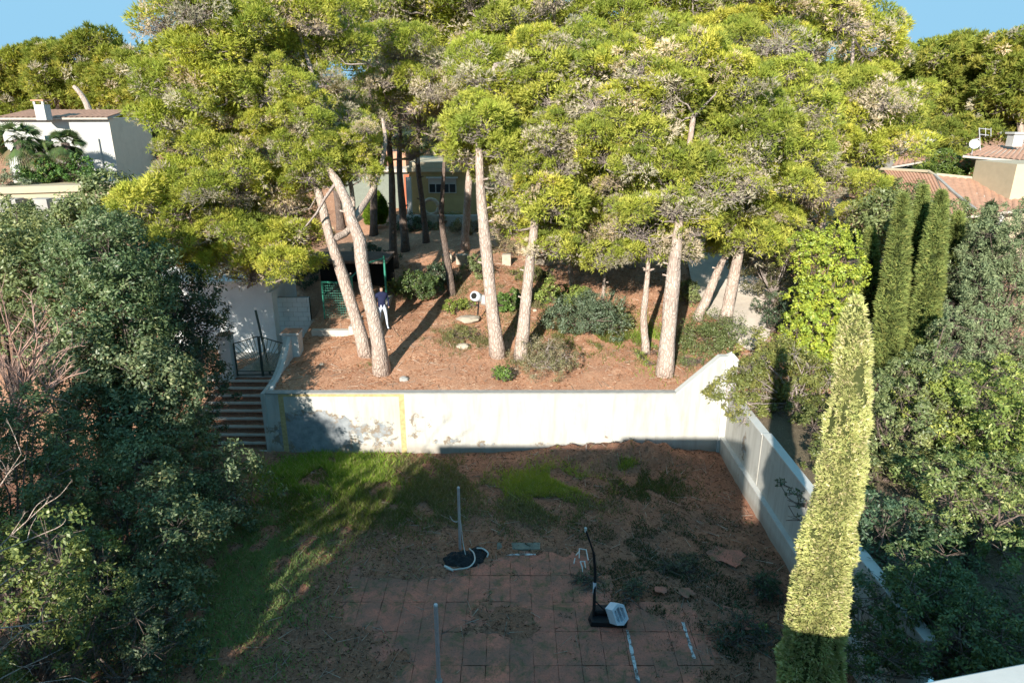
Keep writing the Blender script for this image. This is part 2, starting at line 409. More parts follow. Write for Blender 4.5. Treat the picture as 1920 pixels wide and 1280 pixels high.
m.add([(x, y, 3.352) for x, y in c] + [(x, y, 3.40) for x, y in c] + [(7.13, 20.92, 3.66)], [(3, 2, 1, 0), (0, 1, 5, 4), (1, 2, 6, 5), (2, 3, 7, 6), (3, 0, 4, 7), (4, 5, 8), (5, 6, 8), (6, 7, 8), (7, 4, 8)])
m.build('pillar_cap', M_white, fw)
MB().box(-7.73, -7.56, 20.794, 20.80, .0, 2.12).build('ochre_band', M_ochre, fw)
MB().box(-3.74, -3.57, 20.794, 20.80, .0, 2.12).build('ochre_band', M_ochre, fw)
MB().box(-7.73, -3.57, 20.7935, 20.80, 2.125, 2.215).build('ochre_band', M_ochre, fw)

rw = thing('side_wall', 'weathered white side wall with a ledge along the right of the sunken yard', 'wall', (7.1, 14, 0))
MB().box(7.0, 7.32, 9.5, 20.715, -.2, .66).build('plinth', M_rwall, rw)
MB().box(6.985, 7.13, 9.5, 20.715, .662, .70).build('ledge_cap', M_white, rw)
MB().box(7.13, 7.32, 9.5, 17.52, .662, 2.35).build('upper_wall', M_rwall, rw)
MB().box(7.13, 7.32, 17.60, 20.715, .662, 2.30).build('upper_wall', M_rwall, rw)
MB().box(7.17, 7.28, 17.522, 17.598, .662, 2.2).build('expansion_joint', M_dark, rw)
MB().box(7.10, 7.35, 9.5, 17.52, 2.353, 2.40).build('coping', M_white, rw, bevel=.008)
MB().box(7.10, 7.35, 17.60, 20.715, 2.303, 2.35).build('coping', M_white, rw, bevel=.008)

st = thing('garden_stairs', 'garden steps covered in dark needle litter with pale nosings, climbing to the gate', 'stairs', (-9.4, 22, 0))
NS = 10
for i in range(NS):
    y0 = 20.72 + i * .30; z1 = .165 * (i + 1); xl = -10.9
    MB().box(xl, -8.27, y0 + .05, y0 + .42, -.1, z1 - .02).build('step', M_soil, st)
    # pale nosing with a ragged litter edge
    V = []; F = []; n = 26; r = random.Random(i)
    for j in range(n + 1):
        x = xl + (-8.26 - xl) * j / n
        V += [(x, y0, z1 - .07), (x, y0, z1 + .004), (x, y0 + .05 + r.uniform(.0, .045), z1 + .006)]
    for j in range(n): F += [(3 * j, 3 * j + 3, 3 * j + 4, 3 * j + 1), (3 * j + 1, 3 * j + 4, 3 * j + 5, 3 * j + 2)]
    mesh_from('nosing', V, F, M_conc, st)
GY = 20.72 + NS * .30 + .15      # gate line
gz = .165 * NS
MB().box(-11.5, -8.27, 20.72 + NS * .30 + .05, 27.2, -.1, gz - .01).build('landing', M_conc_grey, st)

sw = thing('stair_side_wall', 'thick white curved-top wall beside the garden steps, below the gate pillar', 'wall', (-8.2, 22, 0))
prof = [(20.70, -.2), (20.70, 2.26), (21.3, 2.28), (21.9, 2.36), (22.4, 2.52), (22.9, 2.80), (23.3, 3.10), (23.55, 3.3), (23.55, -.2)]
MB().prism([(y, z) for y, z in prof], 0, -8.27, -8.155).build('wall_face', M_wall, sw)
MB().prism([(20.95, 1.9)] + [(y, z - .004) for y, z in prof[2:-1]] + [(23.55, 1.9)], 0, -8.154, -8.02).build('terrace_face', M_white, sw)

def pillar(x0, x1, y0, y1, z0, z1, label):
    p = thing('gate_pillar', label, 'pillar', ((x0 + x1) / 2, (y0 + y1) / 2, z0))
    MB().box(x0, x1, y0, y1, z0 - .3, z1).build('shaft', M_white, p, bevel=.01)
    MB().box(x0 - .05, x1 + .05, y0 - .05, y1 + .05, z1 + .002, z1 + .06).build('cap', M_white, p, bevel=.01)
    MB().box(x0 - .02, x1 + .02, y0 - .02, y1 + .02, z1 + .062, z1 + .085).build('tile_top', M_terra, p)
pillar(-8.36, -7.78, 23.56, 24.1, gz, 3.37, 'sunlit white gate pillar at the top right of the garden steps')
pillar(-10.75, -10.3, 23.56, 24.0, gz, 3.25, 'shaded white gate pillar half hidden by dark shrubs left of the gate')

gt = thing('garden_gate', 'dark green metal double gate with sunburst bars at the top of the steps', 'gate', (-9.3, 23.8, gz))
M_gate_bar = simple('faded_gate_paint', (.30, .30, .22), .6, .1, .3, 10)
def leaf(x0, x1, cxside, rot):
    L = bpy.data.objects.new('gate_leaf', None); COL.objects.link(L); L.parent = gt
    Y = 23.8; zb = gz + .08; hi = 1.5; lo = 1.22
    def top(x): t = abs(x - cxside) / abs(x1 - x0); return zb + hi - (hi - lo) * t
    xi = cxside; xo = x0 if abs(x0 - xi) > abs(x1 - xi) else x1
    m = MB(); r = .022
    m.tube([(xo, Y, zb - .05), (xo, Y, top(xo))], .028, 6); m.tube([(xi, Y, zb - .05), (xi, Y, top(xi))], .028, 6)
    m.tube([(xo, Y, top(xo)), (xi, Y, top(xi))], r, 6); m.tube([(xo, Y, zb), (xi, Y, zb)], r, 6); m.tube([(xo, Y, zb + .14), (xi, Y, zb + .14)], r * .8, 6)
    fr = m.build('frame', M_dkgreen_metal, L)
    o = (xi, Y, zb + .14)
    sgn = 1 if xo > xi else -1
    for k in range(1, 13):
        an = math.pi / 2 * k / 13; dx = math.sin(an) * sgn; dz = math.cos(an)
        W = abs(xo - xi); t = W / abs(dx)
        # limit by top line
        for q in np.linspace(0, t, 60):
            if o[2] + dz * q > top(o[0] + dx * q) - .01: t = q; break
        b = MB().tube([o, (o[0] + dx * t, Y, o[2] + dz * t)], .015, 5).build('bar', M_gate_bar, L)
    for c in L.children: c.location = -Vector(gt.location)
    return L
leaf(-10.25, -9.33, -9.33, 0); leaf(-9.28, -8.4, -9.28, 0)
p = thing('leaning_pole', 'dark pole leaning against the middle of the garden gate', 'pole', (-9.3, 24.2, gz))
MB().tube([(-9.15, 24.1, gz), (-9.6, 24.6, gz + 2.35)], .045, 8).build('shaft', M_dkgreen_metal, p)

M_hut = simple('bright_white_render', (.74, .75, .74), .85, 0, .05, 3)
# hut behind the gate
hut = thing('garden_hut', 'shaded white utility hut with a painted block wall behind the garden gate', 'hut', (-10.5, 27.5, gz))
MB().box(-14.5, -9.75, 26.6, 30.0, gz - .3, 4.55).build('wall', M_hut, hut)
MB().box(-14.7, -9.55, 26.4, 30.2, 4.552, 4.68).build('roof_slab', M_hut, hut, bevel=.01)
MB().box(-9.85, -9.6, 26.45, 27.4, gz - .3, 4.2).build('buttress', M_hut, hut)
m = MB()
for r_ in range(11):
    for c_ in range(4):
        off = .2 if r_ % 2 else 0
        x0 = -9.597 + c_ * .4 - off; x1 = min(x0 + .388, -8.3); x0 = max(x0, -9.597)
        if x1 - x0 > .05: m.box(x0, x1, 27.0 + rnd.uniform(0, .006), 27.2, gz + r_ * .2, gz + r_ * .2 + .19)
m.build('block_wall', M_hut, hut, kind='stuff')
MB().box(-9.6, -8.3, 27.012, 27.19, gz - .2, gz + 2.2).build('mortar', M_conc_grey, hut)
ken = thing('dog_pen', 'open shelter with shade-dark back wall, added dark roof and low masonry walls right of the white hut', 'pen', (-7, 29, 2))
MB().box(-8.6, -5.3, 30.0, 30.2, 1.5, 5.0).build('shade_wall', M_dark, ken)  # near-black colour paints the shade inside the shelter
MB().box(-8.75, -5.25, 28.2, 30.25, 5.002, 5.12).build('roof', M_bark_dark, ken)  # added roof, coloured dark to stand in for deep shade
MB().box(-8.3, -5.4, 26.9, 27.15, 1.6, 2.9).build('low_wall', M_conc, ken, bevel=.01)
MB().box(-5.4, -5.15, 25.6, 29.8, 2.2, 3.55).build('low_wall', M_conc, ken, bevel=.01)
MB().box(-7.75, -6.3, 25.1, 25.35, 2.0, 3.05).build('low_wall', M_conc, ken, bevel=.01)
MB().box(-6.3, -6.05, 25.1, 26.9, 2.0, 3.2).build('low_wall', M_conc, ken, bevel=.01)
MB().box(-7.5, -6.9, 26.4, 26.8, 2.9, 3.02).build('trough', M_conc_grey, ken)
gp = thing('green_pen_gate', 'bright green metal gate frame with wire mesh in front of the dark shelter', 'gate', (-6.4, 27, 2.6))
m = MB(); m.tube([(-6.35, 26.3, 2.7), (-6.35, 26.3, 4.9)], .06, 8); m.build('post', M_green_metal, gp)
m = MB(); m.tube([(-7.55, 26.4, 2.8), (-7.55, 26.4, 4.65)], .03, 6); m.build('post', M_green_metal, gp)
m = MB(); m.tube([(-5.3, 27.9, 3.4), (-5.3, 27.9, 5.4)], .045, 6); m.build('post', M_green_metal, gp)
MB().tube([(-7.55, 26.4, 4.65), (-6.35, 26.3, 4.65)], .03, 6).build('rail', M_green_metal, gp)
MB().tube([(-6.35, 26.3, 4.85), (-5.95, 27.2, 5.2), (-5.3, 27.9, 5.3)], .03, 6).build('rail', M_green_metal, gp)
MB().tube([(-5.95, 27.2, 3.0), (-5.95, 27.2, 5.2)], .03, 6).build('post', M_dkgreen_metal, gp)
m = MB()
for i in range(13):
    x = -7.5 + i * .09; m.tube([(x, 26.4, 2.85), (x, 26.39, 4.62)], .004, 3, cap=False)
for i in range(18):
    z = 2.9 + i * .1; m.tube([(-7.55, 26.4, z), (-6.37, 26.31, z)], .004, 3, cap=False)
m.build('wire_mesh', M_green_metal, gp, kind='stuff')

# ------------------------------------------------------------------ the house the picture is taken from
hs = thing('near_house', 'white house with roof terrace parapet, its corner at the bottom right', 'house', (0, -3, 0))
MB().box(-8.8, -2.62, .9, 2, 6.152, 8.13).build('shadow_parapet', M_white, hs)  # unseen upper strip, shaped to throw the house shadow across the yard
MB().box(-2.6, 1.5, 1.6, 2, 6.152, 8.43).build('shadow_parapet', M_white, hs)  # unseen higher strip, kept thin so its shadow misses the cypress
MB().box(-8.8, 13, -9, 2, 0, 6.15).build('wing', M_white, hs)
sl12 = math.tan(R(12))
def terr(x): return 6.0 + (x - 4.57) * sl12
MB().prism([(4.42, terr(4.42)), (15, terr(15)), (15, 2.01), (4.42, 2.01)], 2, 0, 4.1).build('terrace_slab', M_white, hs)
MB().prism([(4.42, terr(4.42)), (15, terr(15)), (15, terr(15) - .3), (4.42, terr(4.42) - .3)], 2, 4.102, 5.0).build('parapet', M_white, hs, bevel=.02)

# ------------------------------------------------------------------ foliage generators
def unit(v): return v / np.maximum(np.linalg.norm(v, axis=-1, keepdims=True), 1e-9)
def randdir(n): return unit(rng.normal(size=(n, 3)))
def needles(pos_, dirs, L, W, C):
    n = len(pos_); side = unit(np.cross(dirs, randdir(n)))
    L = L * rng.uniform(.7, 1.3, (n, 1)); W = W * rng.uniform(.7, 1.3, (n, 1))
    V = np.empty((n, 3, 3)); V[:, 0] = pos_ - side * W / 2; V[:, 1] = pos_ + side * W / 2; V[:, 2] = pos_ + dirs * L
    return V.reshape(-1, 3), np.repeat(C, 3, 0)
def leaves(pos_, nrm, L, W, C):
    n = len(pos_); ax = unit(np.cross(nrm, randdir(n))); side = np.cross(unit(nrm), ax)
    L = L * rng.uniform(.65, 1.3, (n, 1)); W = W * rng.uniform(.7, 1.3, (n, 1))
    V = np.empty((n, 4, 3)); V[:, 0] = pos_; V[:, 1] = pos_ + ax * L * .5 + side * W / 2 - nrm * L * .06; V[:, 2] = pos_ + ax * L; V[:, 3] = pos_ + ax * L * .5 - side * W / 2 - nrm * L * .06
    return V.reshape(-1, 3), np.repeat(C, 4, 0)
def segs(p0, p1, r0, r1, C):
    """thin three-sided twigs as quads"""
    n = len(p0); d = unit(p1 - p0); a = unit(np.cross(d, randdir(n))); b = np.cross(d, a); out = []
    q0 = []; q1 = []
    for k in range(3):
        an = 2.0944 * k; e = a * math.cos(an) + b * math.sin(an); q0.append(p0 + e * r0[:, None]); q1.append(p1 + e * r1[:, None])
    for k in range(3):
        out.append(np.stack([q0[k], q0[(k + 1) % 3], q1[(k + 1) % 3], q1[k]], 1))
    return np.concatenate(out).reshape(-1, 3), np.repeat(np.concatenate([C] * 3), 4, 0)

def inpoly(x, y, poly):
    c = False; j = len(poly) - 1
    for i in range(len(poly)):
        xi, yi = poly[i]; xj, yj = poly[j]
        if (yi > y) != (yj > y) and x < (xj - xi) * (y - yi) / (yj - yi) + xi: c = not c
        j = i
    return c
def sample(poly, gap, seed):
    r = random.Random(seed); xs = [p[0] for p in poly]; ys = [p[1] for p in poly]; out = []
    for _ in range(2500):
        x, y = r.uniform(min(xs), max(xs)), r.uniform(min(ys), max(ys))
        if inpoly(x, y, poly) and all((x - a) ** 2 + ((y - b) * 1.25) ** 2 > gap * gap for a, b in out): out.append((x, y))
    return out

PINE_A = np.array([.45, .48, .085]); PINE_B = np.array([.26, .31, .075]); PINE_C = np.array([.54, .53, .12]); DRY = np.array([.60, .52, .42])
FP = (np.array([.30, .33, .065]), np.array([.20, .235, .055]), np.array([.39, .37, .085]))
def pine_clump(r, npf, per, L, W, dry, pal, tw):
    """one pad of foliage round the origin: needles (triangles) and dead twigs (quads)"""
    d = randdir(npf * 3); d = d[d[:, 2] > -.55][:npf]
    pc = d * r * rng.uniform(.55, 1.0, (len(d), 1)) * np.array([1, 1, .62])
    pr = r * rng.uniform(.22, .40, len(d)); V = []; C = []
    for i in range(len(d)):
        nt_ = int(per * (pr[i] / (r * .31)) ** 2) + 4
        if d[i, 2] < -.15: nt_ = int(nt_ * .5)
        td = unit(randdir(nt_) + d[i] * .6 + np.array([0, 0, .35]))
        tp = pc[i] + td * pr[i] * rng.uniform(.45, 1.0, (nt_, 1)) * np.array([1, 1, .8])
        t = rng.random(); base = pal[0] * (1 - t) + pal[1] * t
        if rng.random() < .3: base = pal[2]
        if rng.random() < dry * (2.2 if d[i, 2] < 0 else .7): base = DRY * rng.uniform(.7, 1.2)
        cc = base * rng.uniform(.75, 1.2, (nt_, 1))
        for _ in range(3):
            v, k_ = needles(tp, unit(td + randdir(nt_) * .8 + np.array([0, 0, .2])), L, W, cc); V.append(v); C.append(k_)
    k2 = tw; cc = np.zeros(3) + [0, 0, -.25 * r]; idx = rng.integers(0, len(pc), k2)
    tgt = pc[idx] + rng.normal(size=(k2, 3)) * .12 * r; midp = cc + (tgt - cc) * rng.uniform(.35, .65, (k2, 1)) + rng.normal(size=(k2, 3)) * .08 * r
    tv = []
    for (q0, q1, ra, rb) in ((np.repeat(cc[None], k2, 0), midp, .013, .010), (midp, tgt, .010, .005)):
        v, _ = segs(q0, q1, np.full(k2, ra), np.full(k2, rb), np.ones((k2, 3))); tv.append(v)
    k3 = tw * 2; idx = rng.integers(0, len(pc), k3)
    s0 = cc + (pc[idx] - cc) * rng.uniform(.3, 1.0, (k3, 1)); s1 = s0 + unit(rng.normal(size=(k3, 3)) * [1, 1, .6] + [0, 0, -.4]) * rng.uniform(.15, .40, (k3, 1)) * r
    v, _ = segs(s0, s1, np.full(k3, .009), np.full(k3, .004), np.ones((k3, 3))); tv.append(v)
    return np.concatenate(V), np.concatenate(C), np.concatenate(tv)
def two_part_mesh(name, V3, C3, V4, mat3, mat4, k=3):
    n3, n4 = len(V3), len(V4); f3, f4 = n3 // k, n4 // 4; n = n3 + n4
    me = bpy.data.meshes.new(name); me.vertices.add(n); me.vertices.foreach_set('co', np.concatenate([V3, V4]).astype(np.float32).ravel())
    me.loops.add(n); me.loops.foreach_set('vertex_index', np.arange(n, dtype=np.int32)); me.polygons.add(f3 + f4)
    me.polygons.foreach_set('loop_start', np.concatenate([np.arange(f3) * k, n3 + np.arange(f4) * 4]).astype(np.int32))
    me.polygons.foreach_set('loop_total', np.concatenate([np.full(f3, k), np.full(f4, 4)]).astype(np.int32))
    me.materials.append(mat3); me.materials.append(mat4)
    me.polygons.foreach_set('material_index', np.concatenate([np.zeros(f3), np.ones(f4)]).astype(np.int32)); me.update(calc_edges=True)
    at = me.color_attributes.new('Col', 'FLOAT_COLOR', 'POINT'); c4 = np.ones((n, 4), dtype=np.float32); c4[:n3, :3] = C3; at.data.foreach_set('color', c4.ravel())
    return me
BOUGH = {}
def pine_boughs(kind):
    if kind not in BOUGH:
        BOUGH[kind] = []
        cfg = {'near': (7, 44, 40, .145, .034, .10, (PINE_A, PINE_B, PINE_C), 26), 'dry': (6, 30, 26, .13, .030, .45, (PINE_A, PINE_B, DRY), 70), 'dead': (3, 14, 8, .12, .03, .9, (PINE_B, DRY, DRY), 110), 'far': (4, 40, 22, .20, .062, .04, FP, 10)}[kind]
        for _ in range(cfg[0]):
            v, c, tv = pine_clump(1.0, *cfg[1:]); BOUGH[kind].append(two_part_mesh('bough', v, c, tv, M_needle, M_twig))
    return BOUGH[kind]
def put_bough(me, crown, c, r, flat=1.0):
    o = bpy.data.objects.new('bough', me); COL.objects.link(o); o.parent = crown
    o.location = Vector(c); o.scale = (r * rnd.uniform(.9, 1.15), r * rnd.uniform(.9, 1.15), r * flat * rnd.uniform(.85, 1.1))
    o.rotation_euler = (rnd.uniform(-.3, .3), rnd.uniform(-.3, .3), rnd.uniform(0, 6.28)); return o
def limb(mb, a, b, r0, r1, sides=5, n=6, sag=.5):
    a = Vector(a); b = Vector(b); mid = (a + b) / 2 + Vector((rnd.uniform(-.3, .3), rnd.uniform(-.3, .3), -sag * rnd.uniform(.2, 1) * (b - a).length * .25))
    pts = curve_pts([a, mid, b], n); pts = [pts[0]] + [p + Vector((rnd.uniform(-.05, .05), rnd.uniform(-.05, .05), rnd.uniform(-.05, .05))) for p in pts[1:-1]] + [pts[-1]]
    mb.tube(pts, [r0 + (r1 - r0) * (i / (n - 1)) ** .7 for i in range(n)], sides, cap=False)

def pine(label, trunk, rad, crown, group=None, name='pine_tree', L=.17, W=.04, dens=1.0, dry=.12, forks=(), bark=None, twig_n=22, pal=(PINE_A, PINE_B, PINE_C), seed=0, cat='pine tree', far=False, dead=0.0, fill=.75):
    """trunk: world points; crown: list of (poly px, Y0, dYrange, gap px, clump radius, slopeY per px)"""
    trunk = [Vector(p) for p in trunk]
    t = thing(name, label, cat, trunk[0], group)
    n = 16; pts = curve_pts(trunk, n); rr = [rad * (1.0 - .72 * (i / (n - 1)) ** 1.3) for i in range(n)]; rr[0] *= 1.38; rr[1] *= 1.06
    pts[0] = pts[0] - Vector((0, 0, .25))
    m = MB(); m.tube(pts, rr, 16, wob=.22)
    for f in forks:
        fp = curve_pts(f[0], 10); m.tube(fp, [f[1] * (1 - .55 * i / 9) for i in range(10)], 10, wob=.15)
    for i in range(5):   # stubs of cut branches
        q = pts[rnd.randrange(4, n - 2)]; an = rnd.uniform(0, 6.28); d = Vector((math.cos(an), math.sin(an), .3)); m.tube([q + d * rad * .5, q + d * (rad + .10)], .035, 5)
    m.build('trunk', bark or M_bark, t, smooth=True)
    cl = []
    for j, (poly, Y0, dY, gap, cr, ks) in enumerate(crown):
        pm = sum(p[1] for p in poly) / len(poly)
        for (x, y) in sample(poly, gap, seed * 31 + j):
            Y = Y0 + rnd.uniform(-dY, dY) + ks * (y - pm); c = P(x, y, Y); q = cr * rnd.uniform(.75, 1.2)
            cl.append((c, q))
            if not far and rnd.random() < fill: cl.append((c + Vector((rnd.uniform(-.5, .5), rnd.uniform(1.3, 2.2), rnd.uniform(-.6, .3))), q * .95))
    lm = MB()
    anchors = pts[n // 2:] + [p for f in forks for p in curve_pts(f[0], 8)[2:]]
    nodes = []; order = sorted(cl, key=lambda q: min((q[0] - a).length for a in anchors)); fv = []; fc = []
    for (c, r) in order:
        cand = ([a for a in anchors if a.z < c.z + .8] or anchors) + [q for q in nodes if q.z < c.z + .5]
        a = min(cand, key=lambda q: (q - c).length + (0 if q in nodes else -.3))
        L_ = (a - c).length; r0 = min(.10, .025 + .016 * L_); cb = c - Vector((0, 0, r * .3))
        limb(lm, a, cb, r0, .016); nodes.append(cb)
        k_ = 60; d_ = randdir(k_); u = rng.random((k_, 1)); v, q = needles(np.array(c) + d_ * r * .5 * np.array([1, 1, .6]), d_, L * 1.3, W * 1.3, pal[0] * (1 - u) + pal[1] * u); fv.append(v); fc.append(q)
    lm.build('limbs', M_bark_dark if far else M_twig, t, kind='stuff')
    crown = mesh_uniform('crown', np.concatenate(fv), 3, np.concatenate(fc), M_needle, t)
    for (c, r) in order:
        kd = 'far' if far else ('dead' if rnd.random() < dead else 'dry' if rnd.random() < dry * 1.6 else 'near')
        b = put_bough(rnd.choice(pine_boughs(kd)), crown, c, r)
    return t

def leaf_clump(c, r, n, L, W, pal, up=.3, shell=.55):
    npf = max(6, int(n / 55)); d = randdir(npf * 2); d = d[d[:, 2] > -.6][:npf]
    pc = c + d * r * rng.uniform(shell, 1.0, (len(d), 1)); V = []; C = []
    pr = float(np.mean(r)) * rng.uniform(.22, .42, len(d))
    per = max(4, n // len(d))
    for i in range(len(d)):
        td = unit(randdir(per) + d[i] * .8); tp = pc[i] + td * pr[i] * rng.uniform(.4, 1.0, (per, 1))
        t = rng.random(); base = pal[0] * (1 - t) + pal[1] * t
        cc = base * rng.uniform(.72, 1.28, (per, 1)); br = rng.random((per, 1)) < .12; cc = np.where(br, pal[2], cc)
        v, k_ = leaves(tp, unit(td + randdir(per) * .8 + np.array([0, 0, up])), L, W, cc); V.append(v); C.append(k_)
    return V, C
def broad(label, cat, name, clumps, base, L, W, pal, n_per=500, trunk_r=.12, group=None, mat=None, bark=None, flat=.85):
    """clumps: list of (Vector centre, radius)"""
    pal = tuple(p * FOL for p in pal)
    t = thing(name, label, cat, base, group); lm = MB(); base = Vector(base)
    top = sum((c for c, r in clumps), Vector()) / len(clumps); knee = base + (top - base) * .45
    lm.tube(curve_pts([base - Vector((0, 0, .2)), base + (knee - base) * .5 + Vector((.05, .03, 0)), knee], 6), [trunk_r, trunk_r * .9, trunk_r * .8, trunk_r * .75, trunk_r * .7, trunk_r * .65], 8, wob=.1)
    V = []; C = []; inst = len(clumps) > 14
    for c, r in clumps:
        limb(lm, knee, c, max(.02, trunk_r * .4), .008, 4, 5, .1)
        for _ in range(5): q = c + Vector(randdir(1)[0]) * r * .85; limb(lm, c, q, .012, .004, 3, 3, 0)
        v, k_ = leaf_clump(np.array(c), np.array([r, r, r * flat]), int(n_per * (r / .7) ** 2 * (.12 if inst else 1)), L, W, pal); V += v; C += k_
    lm.build('trunk', bark or M_bark_dark, t)
    crown = mesh_uniform('crown', np.concatenate(V), 4, np.concatenate(C), mat or M_leaf, t)
    if inst:
        rm_ = sum(r for c, r in clumps) / len(clumps); ms = []
        for _ in range(4):
            v, k_ = leaf_clump(np.zeros(3), np.array([1, 1, flat]), int(n_per * 1.7 * (rm_ / .7) ** 2), L / rm_, W / rm_, pal)
            d = randdir(14) ; tv, _c = segs(d * .15, d * .7, np.full(14, .012), np.full(14, .005), np.ones((14, 3)))
            ms.append(two_part_mesh('bough', np.concatenate(v), np.concatenate(k_), tv, mat or M_leaf, bark or M_bark_dark, 4))
        for c, r in clumps: put_bough(rnd.choice(ms), crown, c, r)['kind'] = 'stuff'
    return t
FOL = 1.5
def region(poly, Y0, ks, gap, cr, seed, layers=((0, 0),), dY=.5):
    pm = sum(p[1] for p in poly) / len(poly); out = []
    for (dy_, dz_) in layers:
        for (x, y) in sample(poly, gap, seed + int(dy_ * 10)):
            c = P(x, y, Y0 + ks * (y - pm) + rnd.uniform(-dY, dY)); out.append((c + Vector((0, dy_, dz_)), cr * rnd.uniform(.7, 1.25)))
    return out
A3 = lambda a, b, c: (np.array(a), np.array(b), np.array(c))
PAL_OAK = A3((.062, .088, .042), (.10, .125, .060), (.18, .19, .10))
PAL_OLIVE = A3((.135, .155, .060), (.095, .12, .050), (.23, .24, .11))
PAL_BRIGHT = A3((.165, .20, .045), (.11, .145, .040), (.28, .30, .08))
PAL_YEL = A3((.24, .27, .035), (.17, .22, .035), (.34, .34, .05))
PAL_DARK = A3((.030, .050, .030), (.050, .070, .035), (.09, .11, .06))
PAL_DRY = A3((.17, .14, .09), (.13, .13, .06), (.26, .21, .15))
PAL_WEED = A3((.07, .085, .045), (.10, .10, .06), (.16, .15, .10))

def gp(px, py): return G(px, py)
def tr(base, *pts):   # trunk from ground pixel; each further point (px, py, dY)
    b = G(*base); return [b] + [P(x, y, b.y + d) for (x, y, d) in pts]

# ------------------------------------------------------------------ the terrace pines
T1 = tr((718, 697), (704, 610, .0), (682, 520, .1), (674, 450, .2), (660, 415, .3), (655, 395, .4), (632, 340, 1.0), (575, 270, 1.8), (500, 190, 2.4), (430, 90, 2.8))
polyL1 = [(310, -20), (420, -20), (480, 60), (470, 140), (420, 200), (440, 280), (470, 330), (420, 400), (470, 440), (560, 430), (545, 495), (500, 530), (400, 520), (350, 522), (295, 460), (270, 395), (275, 365), (325, 330), (315, 240), (325, 170), (310, 90)]
pine('leaning pale pine with forked trunk nearest the peeling wall, beside its near twin', T1, .245,
     [(polyL1, 23.3, .9, 47, .95, -.0015), ([(430, 80), (520, 120), (600, 220), (640, 300), (590, 345), (500, 280), (440, 200)], 23.4, .3, 42, .72, 0)], forks=[([T1[4], P(702, 350, 24.4), P(722, 270, 24.8), P(717, 222, 25.0)], .12)], seed=1, dry=.13)
T2 = tr((688, 665), (665, 590, .1), (640, 510, .2), (620, 450, .3), (608, 400, .5), (590, 320, .8), (600, 200, 1.2), (560, 60, 1.5))
polyL2 = [(400, 20), (520, 0), (640, 0), (700, 20), (660, 90), (560, 90), (520, 140), (470, 200), (560, 190), (660, 210), (690, 260), (620, 270), (520, 260), (480, 330), (560, 360), (540, 430), (450, 430), (420, 300), (400, 150)]
pine('pale-trunked pine leaning left just behind the forked one at the peeling wall', T2, .225,
     [(polyL2, 25.2, .9, 50, .92, -.001), ([(540, 230), (690, 240), (680, 320), (620, 345), (560, 340)], 24.0, .4, 40, .6, 0)], forks=[([T2[3], P(655, 430, 24.6), P(662, 380, 25.0), P(650, 300, 25.5)], .14)], seed=2, dry=.3, twig_n=46)
T3 = tr((935, 668), (922, 570, 0), (910, 450, 0), (903, 380, .1), (899, 310, .2), (900, 220, .4), (930, 120, .8))
polyC1 = [(820, 250), (880, 190), (960, 170), (1060, 190), (1120, 270), (1100, 350), (1050, 400), (970, 400), (930, 320), (880, 310), (835, 300)]
pine('straight pale pine trunk rising alone left of the centre of the terrace', T3, .245, [(polyC1, 24.0, .8, 48, .95, -.002), ([(870, 90), (1100, 70), (1120, 170), (960, 160), (900, 170)], 25.0, .8, 50, .95, 0)], seed=3, dry=.14)
T4 = tr((977, 672), (984, 590, 0), (992, 510, 0), (1000, 445, .1), (1006, 380, .2), (1020, 260, .4))
polyC2 = [(930, 370), (1000, 385), (1060, 330), (1150, 320), (1200, 400), (1195, 470), (1140, 505), (1060, 480), (1010, 440), (940, 425)]
pine('pale pine trunk shaded by its crown at the top, right of the lone straight one', T4, .225, [(polyC2, 24.4, .8, 46, .82, -.002)], seed=4, dry=.25, twig_n=32)
T6 = tr((1246, 700), (1254, 610, 0), (1262, 520, 0), (1268, 460, .1), (1278, 380, .3), (1300, 220, .6))
polyE1 = [(1110, 120), (1250, 90), (1370, 110), (1440, 200), (1420, 330), (1330, 420), (1280, 470), (1210, 480), (1180, 430), (1200, 340), (1130, 300), (1080, 220)]
pine('thickest pale pine trunk standing right of centre just above the wall', T6, .28, [(polyE1, 23.2, .9, 48, .98, -.0022)], seed=6, dry=.1)
T5 = tr((1212, 660), (1207, 600, 0), (1212, 540, 0), (1216, 490, .1), (1220, 420, .2))
pine('slim wavy pine trunk left of the thickest one', T5, .14, [([(1170, 430), (1260, 440), (1290, 475), (1220, 490), (1160, 470)], 24.2, .5, 50, .7, 0)], seed=5, dry=.3, twig_n=30)
T8 = tr((1358, 606), (1368, 560, 0), (1380, 500, 0), (1390, 450, .2), (1400, 350, .4), (1400, 200, .8))
polyE2 = [(1330, 60), (1450, 60), (1500, 140), (1510, 260), (1500, 360), (1480, 430), (1390, 460), (1330, 440), (1390, 350), (1430, 250), (1400, 150)]
pine('pale pine leaning right at the edge of the concrete driveway', T8, .25, [(polyE2, 25.2, .8, 50, .98, -.0015)], seed=8, dry=.12)
T7 = tr((1306, 598), (1325, 560, 0), (1345, 510, 0), (1365, 470, .1), (1400, 400, .3))
pine('strongly leaning pale pine between the thickest trunk and the driveway edge', T7, .2, [([(1290, 420), (1400, 400), (1420, 450), (1330, 470)], 26.6, .5, 56, .8, 0)], seed=7)
T9 = tr((1123, 592), (1130, 560, 0), (1133, 525, 0), (1134, 480, 0), (1120, 430, 0))
pine('thin crooked white pine stem rising from the round grey bush', T9, .085, [([(1080, 400), (1160, 400), (1170, 450), (1100, 470)], 27, .4, 50, .7, 0)], seed=9)
T10 = tr((1074, 545), (1070, 510, 0), (1066, 470, 0), (1064, 420, 0), (1080, 350, 0))
pine('slender straight pine behind the bush near the stone blocks', T10, .13, [([(1020, 380), (1130, 370), (1140, 430), (1040, 440)], 29, .6, 50, .9, 0)], seed=10, dry=.3)

